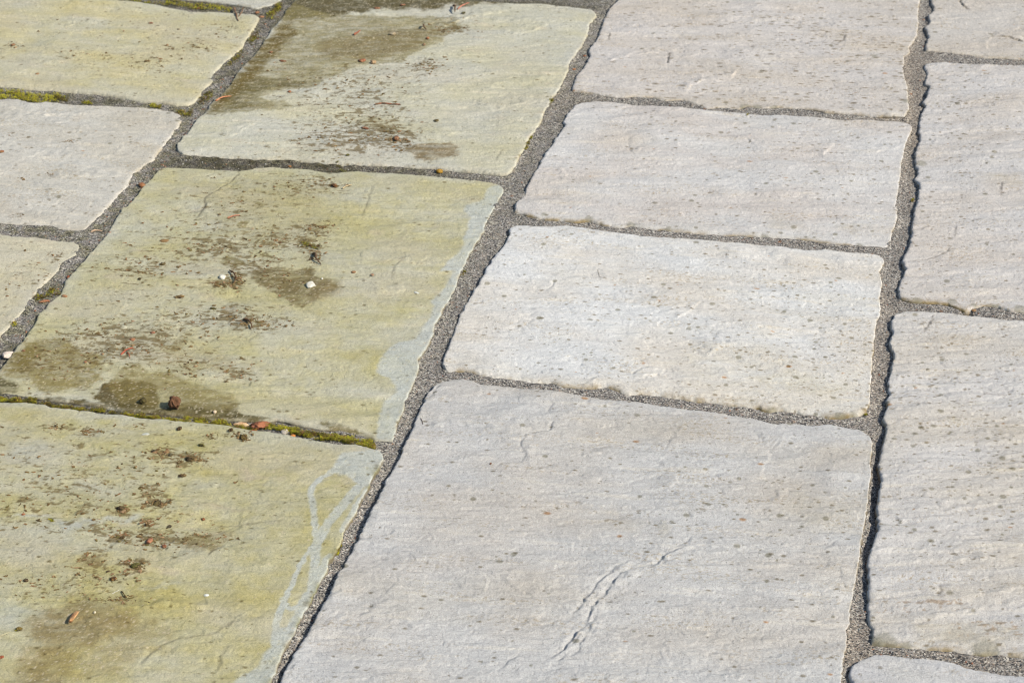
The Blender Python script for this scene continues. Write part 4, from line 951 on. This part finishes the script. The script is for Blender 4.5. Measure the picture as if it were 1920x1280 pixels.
def twig(name, label, cat, pts, r, col, group=None, fork=None, lift=.4, col2=None, arch=0.0):
    """a bent tapering stem lying on the stone; pts and r in photo pixels"""
    sid[0] += 7; c0 = np.mean(np.array(pts, float), 0); k = scale_at(*c0); g0 = G(*c0); z0 = surf(*g0)
    Vs, Fs = [], []; n0 = 0
    for line, rr in [(pts, r)] + ([(fork, r * .6)] if fork else []):
        p = G([a[0] for a in line], [a[1] for a in line]); seg = np.hypot(*(p[1:] - p[:-1]).T); cum = np.r_[0, np.cumsum(seg)]
        m = 14; t = np.linspace(0, cum[-1], m); q = np.stack([np.interp(t, cum, p[:, 0]), np.interp(t, cum, p[:, 1])], -1)
        q += .10 * cum[-1] * .25 * np.stack([noise(t / cum[-1] * 3, t * 0 + .3, sid[0]), noise(t / cum[-1] * 3, t * 0 + .7, sid[0] + 1)], -1)
        z = z0 + rr * k * (.5 + lift) + arch * k * np.sin(t / cum[-1] * math.pi) + rr * k * .6 * noise(t / cum[-1] * 2.5, t * 0 + .1, sid[0] + 2)
        d = np.gradient(q, axis=0); d /= np.hypot(*d.T)[:, None] + 1e-12; nn = np.stack([-d[:, 1], d[:, 0]], -1)
        ra = rr * k * (1 - .55 * t / cum[-1]) * (1 + .35 * noise(t / cum[-1] * 7, t * 0, sid[0] + 3)); ra[0] *= .5; ra[-1] *= .3
        an = np.linspace(0, 2 * math.pi, 7)[:-1]
        V = np.stack([q[:, None, 0] + nn[:, None, 0] * np.cos(an)[None] * ra[:, None], q[:, None, 1] + nn[:, None, 1] * np.cos(an)[None] * ra[:, None], z[:, None] + np.sin(an)[None] * ra[:, None]], -1)
        ix = np.arange(m * 6).reshape(m, 6) + n0; nx_ = np.roll(ix, -1, 1)
        Fs.append(np.stack([ix[:-1], nx_[:-1], nx_[1:], ix[1:]], -1).reshape(-1, 4)); Vs.append(V.reshape(-1, 3)); n0 += m * 6
    V = np.concatenate(Vs) - np.array([g0[0], g0[1], z0])
    return tag(new_mesh(name, V, Fs, M_DRY, vary(V, col, sid[0], .25, col2, 3), loc=(g0[0], g0[1], z0)), label, cat, group)

WH, CR, TAN, OR, RED, BR, DK = (236,230,212), (228,212,178), (214,170,120), (196,118,74), (170,88,60), (128,94,66), (112,86,60)
Gs = 'shell fragments on the green slabs'; Gc = 'soil clods on the green slabs'; Gt = 'twigs on the green slabs'; Gb = 'reddish bark chips on the paving'
shell('shell_fragment','cream pointed shell lying on the brown damp patch','shell',584,538,19,17,4,WH,-.3,Gs,tri=.75,mat=M_SHELL,tilt=(.25,.1))
shell('shell_fragment','small white shell chip beside a curl of dirt on the green slab','shell',418,524,14,13,4,WH,.6,Gs,tri=.6,mat=M_SHELL,tilt=(.3,.1))
shell('shell_fragment','white shell piece lying in the mossy joint beside two tan seeds','shell',535,806,19,13,3.5,(226,212,192),-.3,Gs,tri=.55,mat=M_SHELL,tilt=(.4,0))
shell('shell_fragment','tiny white flake on the green slab close to its scrubbed edge','shell',781,548,12,5,2,(232,230,218),-.5,Gs,mat=M_SHELL)
shell('shell_fragment','small white flake near the middle of the bottom left slab','shell',387,1116,10,7,2.5,(232,232,222),.2,Gs,mat=M_SHELL)
shell('shell_fragment','flat whitish flake near the far edge of the bottom left slab','shell',273,816,15,9,1.6,(206,206,192),.2,Gs,mat=M_SHELL)
lump('pebble','tiny pale pebble in the brown patch of the bottom left slab','pebble',178,1150,5,6,4,CR,0,M_SHELL,.12)
lump('pebble','tiny white grain above the cream pointed shell','pebble',604,524,4,5,3,WH,0,M_SHELL,.12)
lump('pebble','small cream pebble at the foot of the green slab above the mossy joint','pebble',403,776,7,8,6,(232,204,170),0,M_SHELL,.12)
shell('leaf','tan curled leaf standing on the brown patch at bottom left','leaf',139,1161,30,24,5,(226,172,118),1.35,None,tilt=(-.75,0),col2=(214,150,98))
shell('seed_husk','pale feathery husk lodged in the joint at the left edge','seed husk',16,662,30,18,5,(226,210,194),1.15,None,tilt=(.3,.2),tri=.6)
shell('seed_husk','long pale orange husk lying in the mossy joint','seed husk',452,793,30,13,4,(222,176,128),-.12,None,tilt=(.35,0),col2=(236,206,166))
lump('bark_chip','crumpled orange bark piece between the husk and the white shell','bark',487,797,31,17,9,(182,116,80),.3,M_DRY,.5,4,(132,84,58),Gb,sc_=2.2)
lump('bark_chip','small rusty bark bit tucked under the crumpled orange piece','bark',475,803,12,12,6,(170,96,64),.3,M_DRY,.4,3,None,Gb,sc_=2)
lump('seed','smaller tan seed in the mossy joint by the white shell','seed',561,809,9,12,5,(222,164,100),.9,M_DRY,.08)
lump('seed','larger round tan seed in the mossy joint','seed',621,816,13,14,7,(226,176,126),0,M_DRY,.10)
lump('seed','flat orange seed under the white shell in the mossy joint','seed',549,812,10,9,4,(214,140,72),0,M_DRY,.12)
lump('soil_clod','largest red brown soil clod beside the mossy joint','soil clod',328,767,20,24,20,(124,88,62),0,M_SOIL,.38,4,(96,66,46),Gc,sc_=2)
lump('soil_clod','dark mossy clod left of the largest soil clod','soil clod',268,757,12,14,9,(92,82,44),0,M_SOIL,.4,3,(64,54,32),Gc,sc_=2)
for lb, px, py, w, d, h_, c in [
  ('dark round clod nearest the far edge of the bottom left slab', 337, 806, 9, 14, 8, (92,70,48)),
  ('small dark clod beside the husk below the mossy joint', 433, 808, 8, 13, 8, (96,74,48)),
  ('smooth grey brown clod left of a pair on the bottom left slab', 288, 848, 10, 9, 6, (92,80,62)),
  ('smooth grey brown clod right of a pair on the bottom left slab', 320, 855, 9, 10, 6, (92,80,62)),
  ('broad crumbly clod right of the clod pair', 358, 862, 24, 18, 8, (104,82,52)),
  ('crumbly olive clod under the right end of the husk', 457, 820, 16, 20, 8, (110,88,50)),
  ('flat olive clod below and left of the husk', 378, 838, 14, 9, 5, (98,86,44)),
  ('ring shaped crumb above the dark clod on the bottom left slab', 342, 892, 17, 12, 5, (124,98,66)),
  ('upright dark clod in the middle of the bottom left slab', 295, 943, 14, 18, 9, (90,74,48)),
  ('long dark clod left of the upright dark clod', 227, 957, 18, 14, 8, (88,70,48)),
  ('small round clod beneath the upright dark clod', 318, 986, 9, 11, 6, (96,84,66)),
  ('dark clod beside the bluish bare streak', 276, 982, 10, 10, 6, (96,74,48)),
  ('small clod at the left end of the orange shreds', 229, 1008, 11, 9, 5, (92,72,46)),
  ('olive clod with a dark shadow below the orange shreds', 254, 1062, 22, 18, 7, (92,82,44)),
  ('rusty clod below the olive clod', 213, 1087, 14, 14, 7, (122,86,50)),
  ('round brown clod near the left edge of the bottom left slab', 49, 1088, 11, 10, 7, (98,78,58)),
  ('flat brown clod left of the olive clod', 203, 1071, 10, 8, 5, (104,84,60)),
  ('reddish lump near the far edge of the shell strewn slab', 627, 349, 12, 15, 8, (128,88,58)),
  ('long brown clod on the shell strewn slab', 337, 557, 20, 10, 7, (126,98,68)),
  ('dark brown clod at the far left of the shell strewn slab', 305, 496, 12, 10, 6, (100,82,56)),
  ('small black clod on the shell strewn slab', 262, 526, 6, 8, 5, (80,64,44)),
  ('dark clod right of the pale gritty oval', 400, 579, 17, 9, 5, (88,76,42)),
  ('round clod on the clean end of the mud topped slab', 818, 226, 11, 10, 5, (122,104,72)),
  ('small olive clod near the joint on the mud topped slab', 652, 291, 8, 8, 5, (98,88,48)),
  ('dark round clod beside the twig at the far edge of the mud topped slab', 869, 27, 8, 10, 6, (100,90,66)),
  ('tiny red brown clod in the middle of the bottom centre slab', 920, 870, 5, 6, 4, (128,84,62)),
]: lump('soil_clod', lb, 'soil clod', px, py, w * .74, d * .74, h_ * .5, (int(c[0] * 1.2), int(c[1] * 1.27), int(c[2] * 1.22)), random.uniform(-.6, .6), M_SOIL, .55, 4, tuple(int(v * .72) for v in c), Gc, sc_=2.2)
twig('twig','forked brown twig on the far corner of the top left slab','twig',[(438,17),(442,28),(447,43)],2.2,BR,Gt,fork=[(447,34),(453,25),(457,15)],col2=(160,128,100))
twig('twig','orange pink twig at the left corner of the mud topped slab','twig',[(404,192),(418,188),(434,184)],1.8,(206,132,92),Gt,arch=3,col2=(226,168,128))
twig('twig','long twig with an orange tip across the mud topped slab','twig',[(702,199),(715,196),(728,197),(752,200)],1.7,(128,96,66),Gt,fork=[(730,198),(742,197),(751,198)],col2=(196,120,86))
twig('twig','rusty straight twig in the mud','twig',[(664,69),(670,64),(676,60)],2.2,(166,100,72),Gt)
twig('twig','pink straw pointing to the top edge beside a dark curl','twig',[(858,19),(868,14),(880,7)],1.6,(202,134,110),Gt,arch=3)
twig('twig','dark curled stalk beside the pink straw','twig',[(849,14),(854,18),(853,26)],2.4,DK,Gt,arch=5)
twig('twig','dark curled stalk in the mud right of the pale chip','twig',[(794,51),(795,57),(800,61)],2.0,DK,Gt,arch=4)
twig('twig','pink stalk above the dirt clusters on the shell strewn slab','twig',[(426,413),(437,410),(450,407)],1.8,(200,136,104),Gt,arch=2)
twig('twig','pale straw beside the reddish lump','twig',[(642,354),(650,351),(660,347)],1.5,(214,190,148),Gt,arch=2)
twig('twig','dark hooked stalk above the brown damp patch','twig',[(586,476),(592,480),(592,490),(602,497)],2.6,DK,Gt,arch=6)
twig('twig','dark curled stalk near the right of the gritty oval','twig',[(456,601),(466,604),(472,612),(470,620)],2.3,DK,Gt,fork=[(456,606),(448,606),(441,604)],arch=4)
twig('twig','rusty stalk with a bent tip near the lower debris of the shell strewn slab','twig',[(226,669),(236,663),(243,661),(250,655)],1.9,(184,98,72),Gt,fork=[(238,664),(243,670),(244,674)],arch=3)
twig('twig','brown curl ringed by dirt right of the small white chip','twig',[(430,512),(440,520),(444,530),(438,535)],2.0,(104,74,46),Gt,arch=4)
twig('twig','thin white straw above the brown patch at bottom left','twig',[(211,1115),(219,1110),(227,1107)],.9,(220,216,200),Gt)
twig('twig','thin dark stalk below the thin white straw','twig',[(228,1110),(233,1118),(239,1124)],1.5,(102,82,44),Gt,arch=2)
twig('twig','pale straw at the left edge of the bottom left slab','twig',[(-4,1196),(8,1192),(22,1186)],1.1,(206,196,160),Gt)
twig('twig','pale pine needle lying across the left joint','twig',[(170,432),(180,430),(192,431)],1.7,(232,196,162),Gt,arch=2)
twig('twig','thin dark hair like stalk on the white slab','twig',[(1120,506),(1125,520),(1137,522)],.5,(150,140,124),Gt)
twig('twig','tiny dark stalk near the left edge of the bottom centre slab','twig',[(789,784),(792,790),(793,796)],.9,(110,96,84),Gt)
for lb, px, py, w, d, h_, c, r in [
  ('round cream chip at the edge of the mud','700',119,12,16,8,(236,190,142),.2),
  ('forked orange chip left of the round cream chip','679',114,16,14,6,(196,110,72),.6),
  ('small orange chip right of the pale chip in the mud','802',75,7,11,5,(206,124,76),0),
  ('pale grey cream chip lying in the mud','736',67,15,13,7,(220,204,172),.5),
  ('orange chip in the dark band at the top edge','707',17,14,8,5,(186,118,84),.1),
  ('dull pink chip in the dark band right of the orange one','755',11,12,6,4,(178,116,88),.2),
  ('reddish bit at the left of the mud','508',99,8,7,4,(158,100,66),.4),
  ('rusty sliver in the lower mud','530',116,16,8,4,(156,98,66),-.2),
  ('orange bit at the mud corner near the left joint','543',173,7,10,4,(196,112,72),.2),
  ('curled red brown chip in the debris of the mud topped slab','743',264,11,20,8,(158,98,66),.1),
  ('thin red brown chip left of the curled one','684',241,18,8,5,(166,104,74),-.5),
  ('tan bit beside the mud stalk','795',86,6,9,5,(172,130,100),0),
  ('orange leaf scrap casting shadow on the left joint','266',346,14,20,8,(202,126,78),.7),
  ('pink red scrap beside the pine needle','206',434,10,8,5,(186,104,80),0),
  ('red scrap low in the left joint','128',517,8,11,6,(196,96,62),.3),
  ('forked orange scrap at the edge of the left joint','121',555,14,10,5,(202,130,84),-.4),
  ('long orange scrap in the left joint','82',562,22,9,5,(206,124,84),.3),
  ('green and red scrap at the edge of the left slab corner','23',602,12,14,6,(170,88,54),-.5),
  ('orange scrap on the shell strewn slab below the gritty stains','248',639,12,12,5,(204,124,84),.1),
  ('pinkish scrap right of the orange scrap','287',626,10,9,5,(196,128,98),.1),
  ('tiny orange scrap in the olive stain at left','161',684,6,6,4,(202,120,84),0),
  ('tiny dark red scrap in the olive stain at left','44',658,8,7,4,(136,84,58),.4),
  ('rusty spot beneath the brown damp patch shell','524',556,5,6,3,(202,140,100),0),
  ('small rusty pair of flecks right of the damp patch','663',510,10,9,4,(176,112,70),.5),
  ('pale pink fleck right of the rusty pair','698',515,8,10,3,(204,160,128),.2),
  ('orange chip near the left edge of the bottom left slab','44',965,8,6,4,(202,104,64),.2),
  ('orange red shred in the middle of the shred heap','281',1016,12,20,8,(196,108,78),-.4),
  ('brown red shred right of the shred heap','308',1024,10,12,6,(166,96,62),.3),
  ('small orange chip near the bluish bare streak right end','381',971,8,8,5,(178,98,54),-.3),
  ('small pink chip below the shred heap','242',1051,5,6,4,(204,134,100),0),
  ('tiny pale chip on the gritty patch','386',999,6,4,3,(232,204,162),0),
  ('red stub at the left edge of the picture bottom','2',1232,12,9,5,(190,92,56),.4),
  ('olive yellow scrap near the left edge bottom','36',1180,14,10,6,(146,122,48),-.2),
  ('orange scrap on the rippled grey slab at the left edge','3',286,10,9,5,(190,112,66),.2),
  ('rusty chip in the joint below the top left corner slab','490',30,12,8,5,(196,124,86),.1),
  ('rusty chip touching the top left corner slab','482',22,10,8,5,(184,112,76),.3),
  ('orange bit low in the dark joint under the mud topped slab','543',308,8,7,4,(190,112,46),.1),
  ('orange flecks in the central joint upper bend','1076',127,9,7,4,(190,112,70),.2),
  ('red brown fleck in the central joint beside the pinkish slab','1096',101,8,6,4,(150,84,62),.2),
  ('rusty bark bit among the moss at the top edge','372',13,10,6,4,(206,142,96),.2),
  ('small orange chip in the lower end of the central joint','557',1201,4,5,3,(208,110,70),0),
  ('orange brown pebble beside the hole in the right joint','1826',579,10,9,6,(182,132,92),0),
  ('reddish chip at the far left of the top left slab','25',86,9,8,5,(160,110,76),0),
  ('rust brown fleck on the far half of the top left slab','283',46,9,6,4,(182,124,88),0),
  ('small rusty fleck above the near joint of the top left slab','70',139,8,7,3,(184,132,92),.4),
]: lump('bark_chip', lb, 'bark', int(px), py, w * .85, d * .8, h_ * .7, tuple(int(v * .48 + .52 * g) for v, g in zip(c, (164, 140, 104))), r, M_DRY, .36, 3, tuple(min(255, int(v * .78)) for v in c), Gb, sc_=1.9)
shell('leaf','small ochre leaf scrap caught in the dark joint under the muddy slab','leaf',824,320,13,12,5,(170,130,44),.5,None,tilt=(.2,.2))
shell('leaf','brown leaf scrap lying flat near the middle left of the shell strewn slab','leaf',308,451,16,12,2.5,(150,118,76),.15,None)
